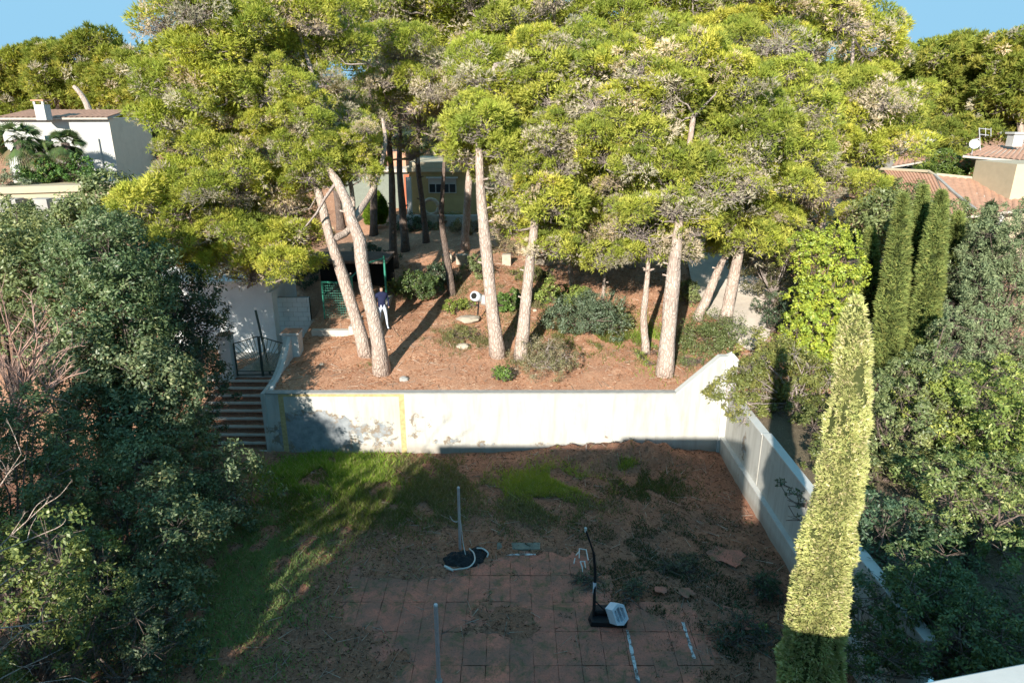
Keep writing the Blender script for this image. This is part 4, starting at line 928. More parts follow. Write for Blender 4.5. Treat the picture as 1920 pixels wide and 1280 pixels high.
shrub('dark shrub in the shade behind the leaning pine pair', 'shade_bush', 780, 570, 80, 70, .09, .04, A3((.05, .085, .03), (.06, .08, .03), (.12, .16, .04)), 900, seed=6)
shrub('yellowish low shrub behind the leaning trunks', 'shade_bush', 735, 560, 46, 36, .08, .035, A3((.14, .15, .03), (.10, .12, .03), (.2, .2, .05)), 900, seed=7)
shrub('green shrub between the two central pale trunks', 'leafy_shrub', 955, 590, 55, 50, .09, .045, A3((.08, .14, .03), (.07, .11, .03), (.15, .2, .05)), 1000, seed=8)
shrub('low green plants around the white drum', 'leafy_shrub', 860, 590, 80, 30, .08, .04, A3((.12, .16, .03), (.09, .12, .03), (.2, .22, .05)), 900, seed=9)
shrub('grassy tuft shrub above the pale stone', 'small_shrub', 870, 640, 75, 32, .09, .018, A3((.16, .16, .06), (.12, .13, .045), (.22, .2, .1)), 700, seed=10)
shrub('small leafy shrub at the foot of the thick pine', 'small_shrub', 1300, 690, 40, 25, .07, .03, PAL_OLIVE, 900, seed=11)
shrub('green bush right of the round bush, in front of the trunks', 'leafy_shrub', 1160, 625, 50, 60, .09, .04, PAL_OLIVE, 900, seed=12)
shrub('low scrub in front of the yellow house', 'scrub', 850, 440, 130, 40, .11, .05, PAL_DRY, 500, seed=13)
shrub('dark hedge below the yellow house terrace', 'scrub', 770, 440, 90, 40, .11, .05, PAL_DARK, 500, seed=14)
shrub('shaded bushes left of the dark shelter', 'scrub', 560, 530, 100, 50, .10, .045, PAL_DARK, 600, seed=15)
shrub('grassy scrub along the stone blocks', 'scrub', 1000, 530, 110, 28, .09, .03, A3((.15, .15, .05), (.11, .12, .04), (.2, .18, .08)), 600, seed=16)
shrub('mid-height mixed scrub right of the thin shaded pine', 'scrub', 890, 520, 70, 44, .10, .045, PAL_OLIVE, 600, seed=31)
shrub('dark leafy scrub below the fork of the grey pine', 'scrub', 820, 545, 90, 60, .10, .045, PAL_DARK, 700, seed=32)
shrub('shaded scrub to the left of the dark grove trunks', 'scrub', 700, 500, 90, 50, .10, .045, PAL_DARK, 600, seed=33)
shrub('straw-coloured scrub at the top of the slope', 'scrub', 960, 480, 110, 34, .10, .03, PAL_DRY, 600, seed=34)
shrub('leafy scrub above the stone blocks', 'scrub', 1110, 500, 100, 44, .10, .045, PAL_OLIVE, 600, seed=35)
shrub('green scrub between the slim pine and the leaning ones', 'scrub', 1290, 575, 50, 50, .09, .04, PAL_OLIVE, 700, seed=36)
# bright columnar thuja seen between the trunks
col_cyp('bright green conical thuja seen between the leaning trunks', 705, 446, 706, 360, 42, 38.5, 5000, A3((.13, .20, .02), (.10, .16, .02), (.18, .24, .03)), None)
# yard plants
shrub('small grey-leaved weed behind the tilted pole', 'yard_weed', 1105, 1100, 60, 24, .06, .02, PAL_WEED, 800, seed=17)
shrub('rounded dark weed bush beside the white crate', 'yard_weed', 1190, 1135, 80, 38, .05, .018, A3((.05, .07, .035), (.07, .085, .05), (.13, .14, .09)), 900, seed=18)
shrub('dark weed clump at the right wall foot beside the cypress', 'yard_weed', 1440, 1130, 70, 60, .06, .025, PAL_DARK, 700, seed=19)
shrub('straggly dark shrub in the lower right of the yard', 'yard_weed', 1400, 1230, 170, 50, .06, .025, PAL_DARK, 600, seed=20)
shrub('thin scrub right of the red bare patch', 'yard_weed', 1290, 1090, 120, 26, .06, .015, PAL_WEED, 500, seed=21)
shrub('bright green shrub low against the cypress foot', 'yard_weed', 1432, 1190, 24, 18, .06, .03, PAL_BRIGHT, 900, seed=22)

# ------------------------------------------------------------------ grass, weeds and litter
def blades(name, patches, mat, zf, kind='stuff', label=None):
    V = []; C = []
    for (cx, cy, rx, ry, n, h, pal, thr) in patches:
        x = rng.normal(size=n) * rx * .5 + cx; y = rng.normal(size=n) * ry * .5 + cy
        k_ = vn(x, y, 2.6, int(abs(cx * 10))) + .6 * vn(x, y, 8, 3) > thr; x, y = x[k_], y[k_]
        k_ = (x > -9.5) & (x < 6.9) & (y < 20.7) if zf is yardz else y > 21.2; x, y = x[k_], y[k_]; n_ = len(x)
        if not n_: continue
        z = zf(x, y); p0 = np.stack([x, y, z - .01], 1); u = rng.random((n_, 1)); cc = pal[0] * (1 - u) + pal[1] * u; cc = np.where(rng.random((n_, 1)) < .15, pal[2], cc)
        v, c_ = needles(p0, unit(randdir(n_) * [.75, .75, .3] + np.array([0, 0, .8])), h, .022 if h > .1 else .03, cc); V.append(v); C.append(c_)
    return props(mesh_uniform(name, np.concatenate(V), 3, np.concatenate(C), mat), label, None, None, kind)
GR_B = A3((.17, .30, .04), (.26, .33, .05), (.44, .40, .18)); GR_Y = A3((.34, .38, .06), (.27, .31, .06), (.42, .38, .16)); GR_D = A3((.20, .18, .09), (.14, .16, .06), (.34, .28, .18)); GR_M = A3((.19, .28, .10), (.24, .30, .12), (.33, .34, .16))
g = blades('yard_grass', [(-5.8, 19.3, 2.2, 1.7, 15000, .24, GR_B, -.5), (-5.3, 17.6, 2.6, 2.0, 12000, .2, A3((.14, .16, .04), (.10, .15, .03), (.24, .21, .11)), -.35), (-6.6, 15.6, 2.0, 2.2, 14000, .12, GR_M, -.4), (-6.7, 12.8, 2.3, 3.0, 20000, .10, GR_M, -.45),
     (-3.1, 18.6, 2.4, 1.9, 14000, .19, GR_D, -.3), (-3.4, 17.2, 2.4, 1.2, 7000, .14, GR_D, -.2), (1.0, 18.7, 1.5, 1.0, 9000, .17, GR_Y, -.3), (1.0, 17.5, 1.9, 1.0, 6000, .14, GR_D, -.3), (4.2, 18.6, 1.5, 1.2, 5000, .14, A3((.12, .14, .05), (.09, .1, .04), (.18, .16, .08)), -.1),
     (3.7, 19.6, .3, .2, 500, .14, GR_Y, -1), (3.6, 15.2, 3.0, 2.6, 11000, .10, PAL_WEED, -.05), (4.5, 12.5, 2.6, 2.4, 9000, .11, PAL_DARK, -.1), (-.5, 16.6, 4.0, 1.0, 4000, .09, GR_D, .1), (-5.6, 11.6, 1.5, 1.6, 2500, .06, GR_M, .2), (-3.8, 13.8, 2.4, 1.6, 2500, .05, GR_M, .3)], M_grass, yardz, label='ragged grass and weeds growing in patches over the sunken yard')
g2 = blades('terrace_grass', [(-1.6, 25.0, 1.6, 1.2, 2500, .18, GR_D, -.2), (1.5, 27.5, 3.0, 1.8, 5000, .18, GR_D, -.1), (3.4, 24.8, 2.4, 1.4, 4000, .2, A3((.16, .18, .05), (.11, .14, .03), (.22, .2, .1)), -.1), (5.2, 24.4, 1.2, 2.0, 3000, .2, GR_B, -.1), (7.0, 24.5, 1.2, 1.2, 1500, .15, GR_D, 0), (-4.8, 22.8, .5, .3, 200, .12, GR_D, -.5), (-1.0, 29, 3.5, 2, 3000, .16, GR_D, .1), (.2, 23.2, .8, .6, 500, .15, GR_D, 0), (3.0, 26.0, 4.0, 2.5, 5000, .16, A3((.22, .24, .07), (.16, .18, .05), (.34, .30, .15)), .1), (6.2, 23.2, 1.5, 1.2, 2200, .15, GR_D, -.1), (-1.5, 31, 4, 3, 4000, .16, GR_D, .1)], M_grass, lambda x, y: upper(x, y) + .01, label='tufts of dry grass on the pine terrace')
def litter(name, n, x0, x1, y0, y1, zf, pal, L, W, label):
    x = rng.uniform(x0, x1, n); y = rng.uniform(y0, y1, n); z = zf(x, y) + .035; an = rng.uniform(0, 6.28, n)
    d = np.stack([np.cos(an), np.sin(an), rng.uniform(-.1, .35, n)], 1); p0 = np.stack([x, y, z], 1); u = rng.random((n, 1)); cc = pal[0] * (1 - u) + pal[1] * u; cc = np.where(rng.random((n, 1)) < .08, pal[2], cc)
    v, c_ = needles(p0 - [0, 0, .02], unit(d), L, W, cc)
    return props(mesh_uniform(name, v, 3, c_, M_grass), label, None, None, 'stuff')
litter('needle_litter', 26000, -8, 12, 21.1, 33, lambda x, y: upper(x, y) - .01, A3((.42, .22, .13), (.22, .10, .055), (.66, .50, .38)), .11, .03, 'fallen pine needles and twigs strewn over the terrace')
def sticks(name, n, x0, x1, y0, y1, zf, label, col, ln=(.12, .5)):
    x = rng.uniform(x0, x1, n); y = rng.uniform(y0, y1, n); an = rng.uniform(0, 6.28, n); L_ = rng.uniform(ln[0], ln[1], n)
    p0 = np.stack([x, y, zf(x, y) + .03], 1); x1_ = x + np.cos(an) * L_; y1_ = y + np.sin(an) * L_
    p1 = np.stack([x1_, y1_, zf(x1_, y1_) + .035 + rng.uniform(0, .03, n)], 1); cc = np.array(col) * rng.uniform(.5, 1.3, (n, 1))
    v, c_ = segs(p0, p1, rng.uniform(.005, .012, n), np.full(n, .003), cc)
    return props(mesh_uniform(name, v, 4, c_, M_grass), label, None, None, 'stuff')
sticks('fallen_twigs', 1500, -8, 12, 21.3, 36, lambda x, y: upper(x, y), 'bare fallen twigs lying on the pine terrace', (.55, .45, .38))
sticks('yard_twigs', 900, -7.5, 6.8, 11, 20.5, yardz, 'bare fallen twigs lying in the sunken yard', (.42, .35, .30))
litter('yard_debris', 16000, -8, 6.9, 11, 20.7, yardz, A3((.10, .06, .045), (.06, .04, .03), (.28, .23, .2)), .09, .022, 'twigs and dead leaves strewn over the yard')
# scattered stones
def stone(label, px, py, s, name='stone', mat=None, flat=.6):
    g = G(px, py); r = random.Random(px); V = []; F = []; nu, nv = 10, 6
    for j in range(nv + 1):
        for i in range(nu):
            th = math.pi * j / nv; ph = 6.283 * i / nu; d = Vector((math.sin(th) * math.cos(ph), math.sin(th) * math.sin(ph), math.cos(th)))
            q = s * (1 + .3 * mnoise.noise(d * 1.7 + Vector((px, 0, 0)))); V.append(g + Vector((d.x * q, d.y * q * .8, d.z * q * flat + s * .2)))
    F = [(j * nu + i, j * nu + (i + 1) % nu, (j + 1) * nu + (i + 1) % nu, (j + 1) * nu + i) for j in range(nv) for i in range(nu)]
    o = mesh_from(name, V, F, mat or M_stone, smooth=False); return props(o, label, 'stone')
stone('pale flat stone below the grassy tuft on the terrace', 868, 652, .26, flat=.4)
stone('low cream rock beside the white drum', 880, 602, .5, flat=.22)
stone('grey stone lying on litter between the forked pine and the wall', 757, 713, .17, mat=M_conc_grey)
stone('small pale stone near the lit litter left of the leaning pines', 603, 685, .09)
stone('pale stone in the grass by the bushes behind the trunks', 1003, 583, .1)

# ------------------------------------------------------------------ low stone wall on the slope, driveway
bl = thing('stone_block_wall', 'low wall of pale stone blocks half overgrown behind the central trunks', 'wall', (2, 32, 4))
for i, (px, w_) in enumerate(((838, 20), (866, 24), (950, 18), (1012, 20), (1036, 28), (1062, 22), (1090, 18))):
    g = G(px, 497); dep = g.y * cP + (H - g.z) * sP; hw = w_ / 2 / 1280 * dep * .93
    MB().box(g.x - hw, g.x + hw, g.y, g.y + .4, g.z - .2, g.z + .42 + rnd.uniform(-.16, .1), rot=rnd.uniform(-.05, .05)).build('stone_block', M_stone, bl, bevel=.03)
dv = []
outer = [(1440, 540), (1452, 575), (1455, 610), (1438, 640), (1405, 662)]; inner = [(1290, 500), (1300, 540), (1320, 585), (1345, 605), (1370, 640)]
Vd = []; Fd = []
L0 = curve_pts([G(*p) for p in [(1360, 478)] + outer], 26); L1 = curve_pts([G(*p) for p in [(1280, 480)] + inner], 26)
for a, b in zip(L0, L1):
    for k_ in range(9):
        q = a.lerp(b, k_ / 8); q.z = ground(q.x, q.y) + .09 + .006 * math.sin(q.x * 9 + q.y * 5); Vd.append(tuple(q))
Fd = [(i * 9 + k_, i * 9 + k_ + 1, (i + 1) * 9 + k_ + 1, (i + 1) * 9 + k_) for i in range(25) for k_ in range(8)]
props(mesh_from('driveway', Vd, Fd, simple('sunlit_driveway', (.60, .52, .44), .9, 0, .12, 3, .4), smooth=True), kind='structure')

# ------------------------------------------------------------------ yellow house between the trunks
def house_xy(px, py, Y): return P(px, py, Y)
yh = thing('yellow_house', 'small ochre-yellow house with a red door seen between the pine trunks', 'house', (-6, 41.5, 5.3))
YH = 41.5
def xz(px, py, Y=YH): p = P(px, py, Y); return p.x, p.z
x0, z0 = xz(770, 400); x1, z1 = xz(905, 322); zt = xz(800, 322)[1]; zb = z0
MB().box(x0, x1, YH, YH + 7, zb - 1, zt).build('wall', M_yellow, yh)
MB().box(x0 - .15, x1 + .15, YH - .25, YH + 7.2, zt + .002, zt + .25).build('parapet', M_cream, yh)
MB().box(x0 + .05, x1 - .3, YH - .1, YH + 6, zt + .252, zt + .55).build('upper_parapet', M_cream, yh)
xa, _ = xz(640, 400, 42.5)
MB().box(xa, x0 - .002, YH + 1, YH + 7, zb - 1, zt - .1).build('side_wing', simple('sage_render', (.17, .19, .16), .85), yh)
MB().box(xa - .2, x0 - .2, YH + .7, YH + 7.2, zt - .098, zt + .1).build('side_roof', M_conc, yh)
MB().box(xa + 1.6, x0 - .6, YH + 3, YH + 6, zt + .102, zt + 1.0).build('roof_box', M_terra, yh)
dx0, dz1 = xz(752, 328); dx1, _ = xz(768, 328)
MB().box(dx0, dx1, YH + .93, YH + .998, zb, zb + 2.2).build('door', M_red, yh)
wx0, wz1 = xz(803, 334); wx1, wz0 = xz(856, 362)
MB().box(wx0, wx1, YH - .06, YH - .002, wz0, wz1).build('window_frame', M_white, yh)
nW = 4
for i in range(nW):
    a = wx0 + .06 + i * (wx1 - wx0 - .06) / nW; b = a + (wx1 - wx0 - .06) / nW - .06
    MB().box(a, b, YH - .075, YH - .062, wz0 + .05, wz1 - .35).build('pane', M_glass, yh)
MB().box(wx0 - .1, wx1 + .1, YH - .3, YH - .003, wz1 + .002, wz1 + .08).build('window_hood', M_white, yh)
px0, _ = xz(764, 400, YH - .8)
MB().box(px0, px0 + .28, YH - .9, YH - .6, zb - 1, zt - .25).build('porch_pillar', M_white, yh)
MB().box(x0 - .6, x1 + 3, YH - 3.0, YH - 2.8, zb - 1.0, zb + .3).build('terrace_wall', M_white, yh)
rm = props(mesh_from('flower_urn', [], [], M_cream), 'pale round garden ornament in front of the yellow house', 'ornament'); bpy.data.objects.remove(rm)
ug = P(808, 388, 38.3); ur = thing('garden_urn', 'pale ring-shaped ornament standing in front of the yellow house', 'ornament', ug)
MB().tube([ug + Vector((math.cos(a) * .42, 0, math.sin(a) * .42)) for a in np.linspace(0, 6.283, 19)], .10, 8, wob=.2).build('ring', M_stone, ur, smooth=True)
MB().box(ug.x - .3, ug.x + .3, ug.y - .25, ug.y + .25, ground(ug.x, ug.y) - .2, ug.z - .42).build('pedestal', M_stone, ur, bevel=.02)

# ------------------------------------------------------------------ white house upper left
lh = thing('white_house', 'two-tone white house with terracotta roof and chimney at the upper left', 'house', (-28, 46, 6.5))
A = P(203, 222, 44.5); gx = A.x; gz0 = P(208, 342, 44.5).z; zt = A.z
B = P(42, 240, 43.2); 
ca = Vector((B.x - 1.0, B.y - .4, 0)); cb_ = Vector((A.x, A.y, 0)); D = P(285, 255, 50.5); cc_ = Vector((D.x, D.y, 0)); cd_ = ca + (cc_ - cb_)
foot = [(ca.x, ca.y), (cb_.x, cb_.y), (cc_.x, cc_.y), (cd_.x, cd_.y)]
MB().prism(foot, 2, gz0 - 2.5, zt).build('wall', M_white, lh)
# cream gable side, a thin render coat proud of the wall
n_ = Vector((cc_.y - cb_.y, -(cc_.x - cb_.x), 0)).normalized() * .01
MB().prism([(cb_.x + n_.x, cb_.y + n_.y), (cc_.x + n_.x, cc_.y + n_.y), (cc_.x, cc_.y), (cb_.x, cb_.y)], 2, gz0 - 2.4, zt - .01).build('side_render', simple('beige_render', (.66, .58, .46), .85, 0, .05, 3), lh)
# roof: slope rising away from the front edge, in tile courses
def roof_plane(parent, e0, e1, t0, t1, mat, pitch=.28, amp=.05, th=.12):
    e0, e1, t0, t1 = map(Vector, (e0, e1, t0, t1)); n = max(8, int((e1 - e0).length / (pitch / 4))); m_ = 2; V = []; F = []
    nrm = (e1 - e0).cross(t0 - e0).normalized(); nrm = nrm if nrm.z > 0 else -nrm
    for j in range(m_ + 1):
        for i in range(n + 1):
            a = e0.lerp(e1, i / n); b = t0.lerp(t1, i / n); q = a.lerp(b, j / m_) + nrm * amp * abs(math.sin(math.pi * i / 4)); V.append(q)
    F = [(j * (n + 1) + i, j * (n + 1) + i + 1, (j + 1) * (n + 1) + i + 1, (j + 1) * (n + 1) + i) for j in range(m_) for i in range(n)]
    o = mesh_from('roof_tiles', V, F, mat, parent); o['kind'] = 'stuff'
    V2 = [e0, e1, t1, t0]; V2 = [v - nrm * .01 for v in V2] + [v - nrm * th for v in V2]
    mesh_from('roof_slab', V2, [(0, 1, 2, 3), (7, 6, 5, 4), (0, 4, 5, 1), (1, 5, 6, 2), (2, 6, 7, 3), (3, 7, 4, 0)], M_conc, parent)
f = (cb_ - ca).normalized(); b_ = (cc_ - cb_).normalized()
e0 = ca - b_ * .35 - f * .1; e1 = cb_ - b_ * .35 + f * .1; e0.z = e1.z = zt + .05
t0 = ca + b_ * 3.2; t1 = cb_ + b_ * 3.2; t0.z = t1.z = zt + .5
roof_plane(lh, e0, e1, t0, t1, M_terra)
cx = P(84, 225, 42.8); MB().box(cx.x - .3, cx.x + .3, cx.y - .3, cx.y + .3, zt - .1, zt + .78).build('chimney', M_white, lh, bevel=.02)
MB().box(cx.x - .38, cx.x + .38, cx.y - .38, cx.y + .38, zt + .98, zt + 1.05).build('chimney_cap', M_terra, lh)
for s_ in (-.25, .25): MB().box(cx.x + s_ - .06, cx.x + s_ + .06, cx.y - .3, cx.y - .2, zt + .785, zt + .975).build('chimney_post', M_white, lh)
dp = P(186, 250, 0.1); pp_ = ca.lerp(cb_, .87) - b_ * .07
MB().tube([(pp_.x, pp_.y, gz0 - .5), (pp_.x, pp_.y, zt - 1.2)], .05, 6).build('downpipe', M_white, lh)
for (px, wd) in ((88, .22), (26, .22)):
    q = P(px, 250, 40.2); MB().box(q.x - wd / 2, q.x + wd / 2, q.y - .1, q.y + .1, gz0 - .3, zt - .9).build('porch_column', M_white, lh)
for (pa, pb) in ((44, 66), (70, 84), (92, 108)):
    fa, fb = [(Vector((P(q, 250, 43.3).x, 0, 0)) - Vector((ca.x, 0, 0))).x / f.x for q in (pa, pb)]
    q0_, q1_ = ca + f * fa - b_ * .004, ca + f * fb - b_ * .004; V = []; hgt = zt - 1.6
    V = [q0_ + Vector((0, 0, gz0 + .2)), q1_ + Vector((0, 0, gz0 + .2))] + [q0_.lerp(q1_, .5 + .5 * math.cos(a_)) + Vector((0, 0, hgt + (fb - fa) * .5 * math.sin(a_))) for a_ in np.linspace(0, math.pi, 9)]
    mesh_from('arch_shade', V, [tuple(range(len(V)))], M_conc_grey, lh)  # flat grey sheet on the wall, painted as the shade of an arch
gw = thing('cream_garden_wall', 'cream retaining wall with grey boxes for shaded openings below the white house', 'wall', (-26, 38, 4))
q0 = P(-40, 352, 36.5); q1 = P(208, 345, 38.5); 
MB().prism([(q0.x, q0.y), (q1.x, q1.y), (q1.x, q1.y + .4), (q0.x, q0.y + .4)], 2, 2.5, q1.z - .35).build('wall_face', M_cream, gw)
MB().prism([(q0.x, q0.y - .15), (q1.x + .1, q1.y - .15), (q1.x + .1, q1.y + 3), (q0.x, q0.y + 3)], 2, q1.z - .348, q1.z).build('terrace_slab', M_cream, gw, bevel=.02)
for px in (35, 92, 135): 
    q = P(px, 375, 37.2); MB().box(q.x - .45, q.x + .45, q.y - .9, q.y - .2, q.z - 1.4, q.z + .15).build('opening_shade', M_conc_grey, gw)  # solid grey box, its colour standing for the shade in an opening

def palm(label, px, py, Y, hz, fr, n=34, seed=0, topz=None):
    r = random.Random(seed); top = P(px, py, Y); g = ground(top.x, Y); t = thing('palm_tree', label, 'palm tree', (top.x, Y, g))
    MB().tube(curve_pts([(top.x, Y, g), (top.x + .05, Y, (g + top.z) / 2), top], 10), [.2, .18, .17, .16, .16, .16, .17, .18, .2, .22], 10, wob=.3).build('trunk', M_bark_dark, t)
    V = []; C = []
    for i in range(n):
        an = r.uniform(0, 6.28); el = r.uniform(-.9, 1.2); d = Vector((math.cos(an) * math.cos(el), math.sin(an) * math.cos(el), math.sin(el)))
        hub = top + d * fr * .5; side = (d.cross(Vector((r.uniform(-1, 1), r.uniform(-1, 1), 1.2)))).normalized()
        for k_ in range(14):   # fan blade
            a = (k_ / 13 - .5) * 2.3; e = (d * math.cos(a) + side * math.sin(a)).normalized(); tip = hub + e * fr * .55 + Vector((0, 0, -.25 * fr)); w_ = d.cross(side).normalized().cross(e) * .045
            V += [hub - w_, hub + w_, tip]; c = (.11, .16, .06) if el > -.7 else (.22, .18, .10); c = tuple(x * r.uniform(.8, 1.2) for x in c); C += [c] * 3
        V += [top, top + side * .02, hub]; C += [(.1, .12, .05)] * 3
    mesh_uniform('fronds', np.array([tuple(v) for v in V]), 3, np.array(C), M_leaf, t); return t
palm('bushy fan palm at the far left in front of the white house porch', 35, 262, 39.4, 3, 1.5, 60, 1)
palm('small fan palm left of the white house column', 76, 285, 39.5, 2.5, 1.0, 40, 3)
palm('round fan palm against the sunlit white wall', 122, 268, 40.0, 2.5, 1.15, 60, 2)
broad('clipped green shrubs growing in front of the white house wall', 'shrub', 'garden_shrub', region([(40, 320), (100, 305), (160, 312), (170, 335), (50, 340)], 39.3, 0, 20, .6, 41, HL, .2), P(100, 345, 39.5), .14, .07, A3((.06, .13, .025), (.05, .09, .025), (.13, .18, .04)), 520, .08)
broad('silvery shrub at the left end of the cream garden wall', 'shrub', 'garden_shrub', region([(-20, 325), (20, 322), (24, 345), (-20, 350)], 37.3, 0, 20, .6, 42, HL, .2), P(0, 352, 37.6), .12, .05, A3((.20, .22, .14), (.15, .17, .1), (.28, .3, .2)), 420, .08)

# ------------------------------------------------------------------ house with tiled roofs, upper right
rh = thing('tiled_roof_house', 'house with pale terracotta roofs and a tall cream pier at the right edge', 'house', (24, 36, 4))
def Q(px, py, Y): return P(px, py, Y)
roof_plane(rh, Q(1788, 408, 31.5), Q(1925, 392, 31.5), Q(1755, 329, 36.5), Q(1930, 345, 35.5), M_terra, .26)
roof_plane(rh, Q(1700, 372, 35.6), Q(1786, 405, 31.6), Q(1655, 318, 40), Q(1752, 328, 36.6), M_terra, .26)
MB().tube([Q(1652, 317, 40), Q(1742, 322, 37.2), Q(1755, 330, 36.4)], .09, 6).build('ridge', M_cream, rh)
MB().tube([Q(1755, 328, 36.5), Q(1925, 345, 35.5)], .10, 6).build('ridge', M_cream, rh)
MB().tube([Q(1753, 328, 36.5), Q(1790, 362, 34), Q(1829, 392, 31.7)], .08, 6).build('hip_ridge', M_conc_grey, rh)
a = Q(1895, 300, 33.5); MB().box(a.x, a.x + 3, 33.0, 36, 3.5, Q(1895, 308, 33).z).build('pier', M_cream, rh)
a = Q(1840, 402, 32.3); MB().box(a.x, a.x + 4, 32.3, 35, 3.5, Q(1840, 398, 32.3).z).build('lower_wall', M_cream, rh)
a = Q(1872, 400, 31.9); MB().box(a.x, a.x + .25, 31.8, 32.1, 3, Q(1872, 398, 32).z).build('porch_post', M_white, rh)
uh = thing('upper_roof_house', 'open-eaved building under a shallow terracotta roof at the right edge with chimney', 'house', (30, 42, 6))
roof_plane(uh, Q(1806, 291, 38), Q(1975, 306, 36.5), Q(1850, 274, 41.5), Q(1975, 272, 42), M_terra, .26)
a = Q(1830, 300, 39.5); MB().box(a.x, a.x + 6, 39.5, 43, 5, Q(1830, 300, 39.5).z).build('wall', M_soffit, uh)
a = Q(1903, 262, 40); MB().box(a.x - .28, a.x + .28, 39.7, 40.3, Q(1903, 275, 40).z, Q(1903, 252, 40).z).build('chimney', M_white, uh, bevel=.02)
MB().box(a.x - .36, a.x + .36, 39.6, 40.4, Q(1903, 251.5, 40).z, Q(1903, 248, 40).z).build('chimney_cap', M_white, uh)
def dish():
    c = Q(1826, 271, 37.9); t = thing('satellite_dish', 'round white satellite dish on the corner of the right-hand roof', 'satellite dish', c)
    V = []; F = []; n = 20; rr = .26
    nrm = Vector((-.25, -.9, .35)).normalized(); a = nrm.cross(Vector((0, 0, 1))).normalized(); b = a.cross(nrm)
    for j in range(5):
        q = j / 4; 
        for i in range(n): an = 6.283 * i / n; V.append(c + (a * math.cos(an) + b * math.sin(an)) * rr * q + nrm * .09 * q * q)
    F = [(j * n + i, j * n + (i + 1) % n, (j + 1) * n + (i + 1) % n, (j + 1) * n + i) for j in range(4) for i in range(n)]
    mesh_from('reflector', V, F, M_white, t, smooth=True)
    MB().tube([c, c + Vector((.05, .1, -.6))], .03, 6).build('mount', M_galv, t)
    MB().tube([c - b * .2, c + nrm * .35], .012, 5).build('feed_arm', M_galv, t)
dish()
an = thing('tv_antenna', 'metal television antenna mast beside the satellite dish', 'antenna', Q(1838, 276, 38.5))
MB().tube([Q(1838, 282, 38.5), Q(1836, 240, 38.5)], .03, 6).build('mast', M_galv, an)
for (py, l) in ((241, 20), (252, 18), (260, -10)): MB().tube([Q(1836, py, 38.5), Q(1836 + l, py + 2, 38.5)], .02, 5).build('boom', M_galv, an)
for x in (1848, 1858): MB().tube([Q(x, 240, 38.5), Q(x, 256, 38.5)], .015, 5).build('element', M_galv, an)
fh = thing('shaded_far_house', 'bluish shaded white house with terrace seen through the right-hand pines', 'house', (30, 55, 7))
a = Q(1690, 248, 52); b = Q(1762, 282, 52)
MB().box(a.x, b.x, 52, 58, b.z - 2, a.z).build('wall', M_white, fh)
MB().box(a.x + .8, b.x - .8, 51.9, 51.998, b.z + .3, a.z - .6).build('window', M_glass, fh)
MB().box(a.x - .2, b.x + .3, 51.2, 51.35, b.z - .6, b.z + .25).build('balustrade', M_white, fh)
roof_plane(fh, Q(1672, 312, 46), Q(1745, 300, 46), Q(1690, 285, 49), Q(1742, 283, 49), M_terra, .3)
MB().box(Q(1696, 200, 66).x, Q(1745, 200, 66).x, 66, 70, 8, Q(1700, 190, 66).z).build('upper_block', M_white, fh)

# ------------------------------------------------------------------ yard objects
def post(label, x, y, h, r=.045):
    t = thing('metal_post', label, 'post', (x, y, 0), 'galvanised posts standing in the yard')
    MB().tube([(x, y, -.1), (x, y, h)], r, 12).build('tube', M_galv, t, smooth=False)
    MB().tube([(x, y, h - .005), (x, y, h + .025)], [r * 1.12, r * .8], 12).build('end_cap', M_galv, t)
    MB().tube([(x, y, 0), (x, y, .05)], r * 1.8, 12).build('collar', M_conc_grey, t)
post('bare grey metal post at the bottom edge of the tiled court', P(817, 1135, 11).x, 11.0, 1.9, .042)
post('grey metal post with a cord tied to it above the black netting heap', -1.37, 15.35, 1.93, .036)
X0, Y0 = -1.37, 15.2
co = thing('cord', 'pale cord tied around the upright post and trailing to the netting', 'cord', (X0, Y0, 1))
MB().tube(curve_pts([(X0 - .22, Y0, 1.18), (X0 - .15, Y0 + .05, 1.02), (X0 - .03, Y0 + .06, 1.0), (X0 + .02, Y0 + .03, 1.25), (X0 + .05, Y0, 1.0), (X0 + .1, Y0 - .1, .5), (X0 + .18, Y0 - .25, .15)], 30), .011, 6).build('rope', M_hose, co)
nh = thing('netting_heap', 'crumpled heap of black netting at the foot of the corded post', 'netting', (X0, Y0 - .5, 0))
def heap(cx, cy, rx, ry, h, seed, mat, parent, name='netting'):
    nu, nv = 40, 14; V = []; r = random.Random(seed)
    for j in range(nv + 1):
        for i in range(nu):
            q = j / nv; a = 6.283 * i / nu; e = 1 + .22 * mnoise.noise(Vector((math.cos(a) * 2, math.sin(a) * 2, seed)))
            x, y = cx + rx * q * math.cos(a) * e, cy + ry * q * math.sin(a) * e
            z = h * (1 - q ** 2.2) * (.7 + .6 * abs(mnoise.noise(Vector((x * 6, y * 6, seed))))) + .05 + .05 * mnoise.noise(Vector((x * 14, y * 14, 1)))
            V.append((x, y, z if j < nv else .02))
    F = [(j * nu + i, j * nu + (i + 1) % nu, (j + 1) * nu + (i + 1) % nu, (j + 1) * nu + i) for j in range(nv) for i in range(nu)]
    return mesh_from(name, V, F, mat, parent)
hp = G(868, 1052); heap(hp.x, hp.y, .55, .30, .22, 3, M_tarp, nh); hq = G(898, 1040); heap(hq.x, hq.y, .27, .24, .2, 5, M_tarp, nh)
hs_ = thing('garden_hose', 'pale hose looped around the black netting heap', 'hose', hp)
def gp_(px, py, z): 
    d = ray(px, py); t_ = (z - H) / d[2]; return Vector((d[0] * t_, d[1] * t_, z))
MB().tube(curve_pts([gp_(833, 1060, .06), gp_(845, 1067, .07), gp_(862, 1066, .12), gp_(880, 1062, .2), gp_(890, 1050, .25), gp_(888, 1036, .22), gp_(880, 1028, .2)], 40), .018, 8).build('hose_loop', M_hose, hs_, smooth=True)
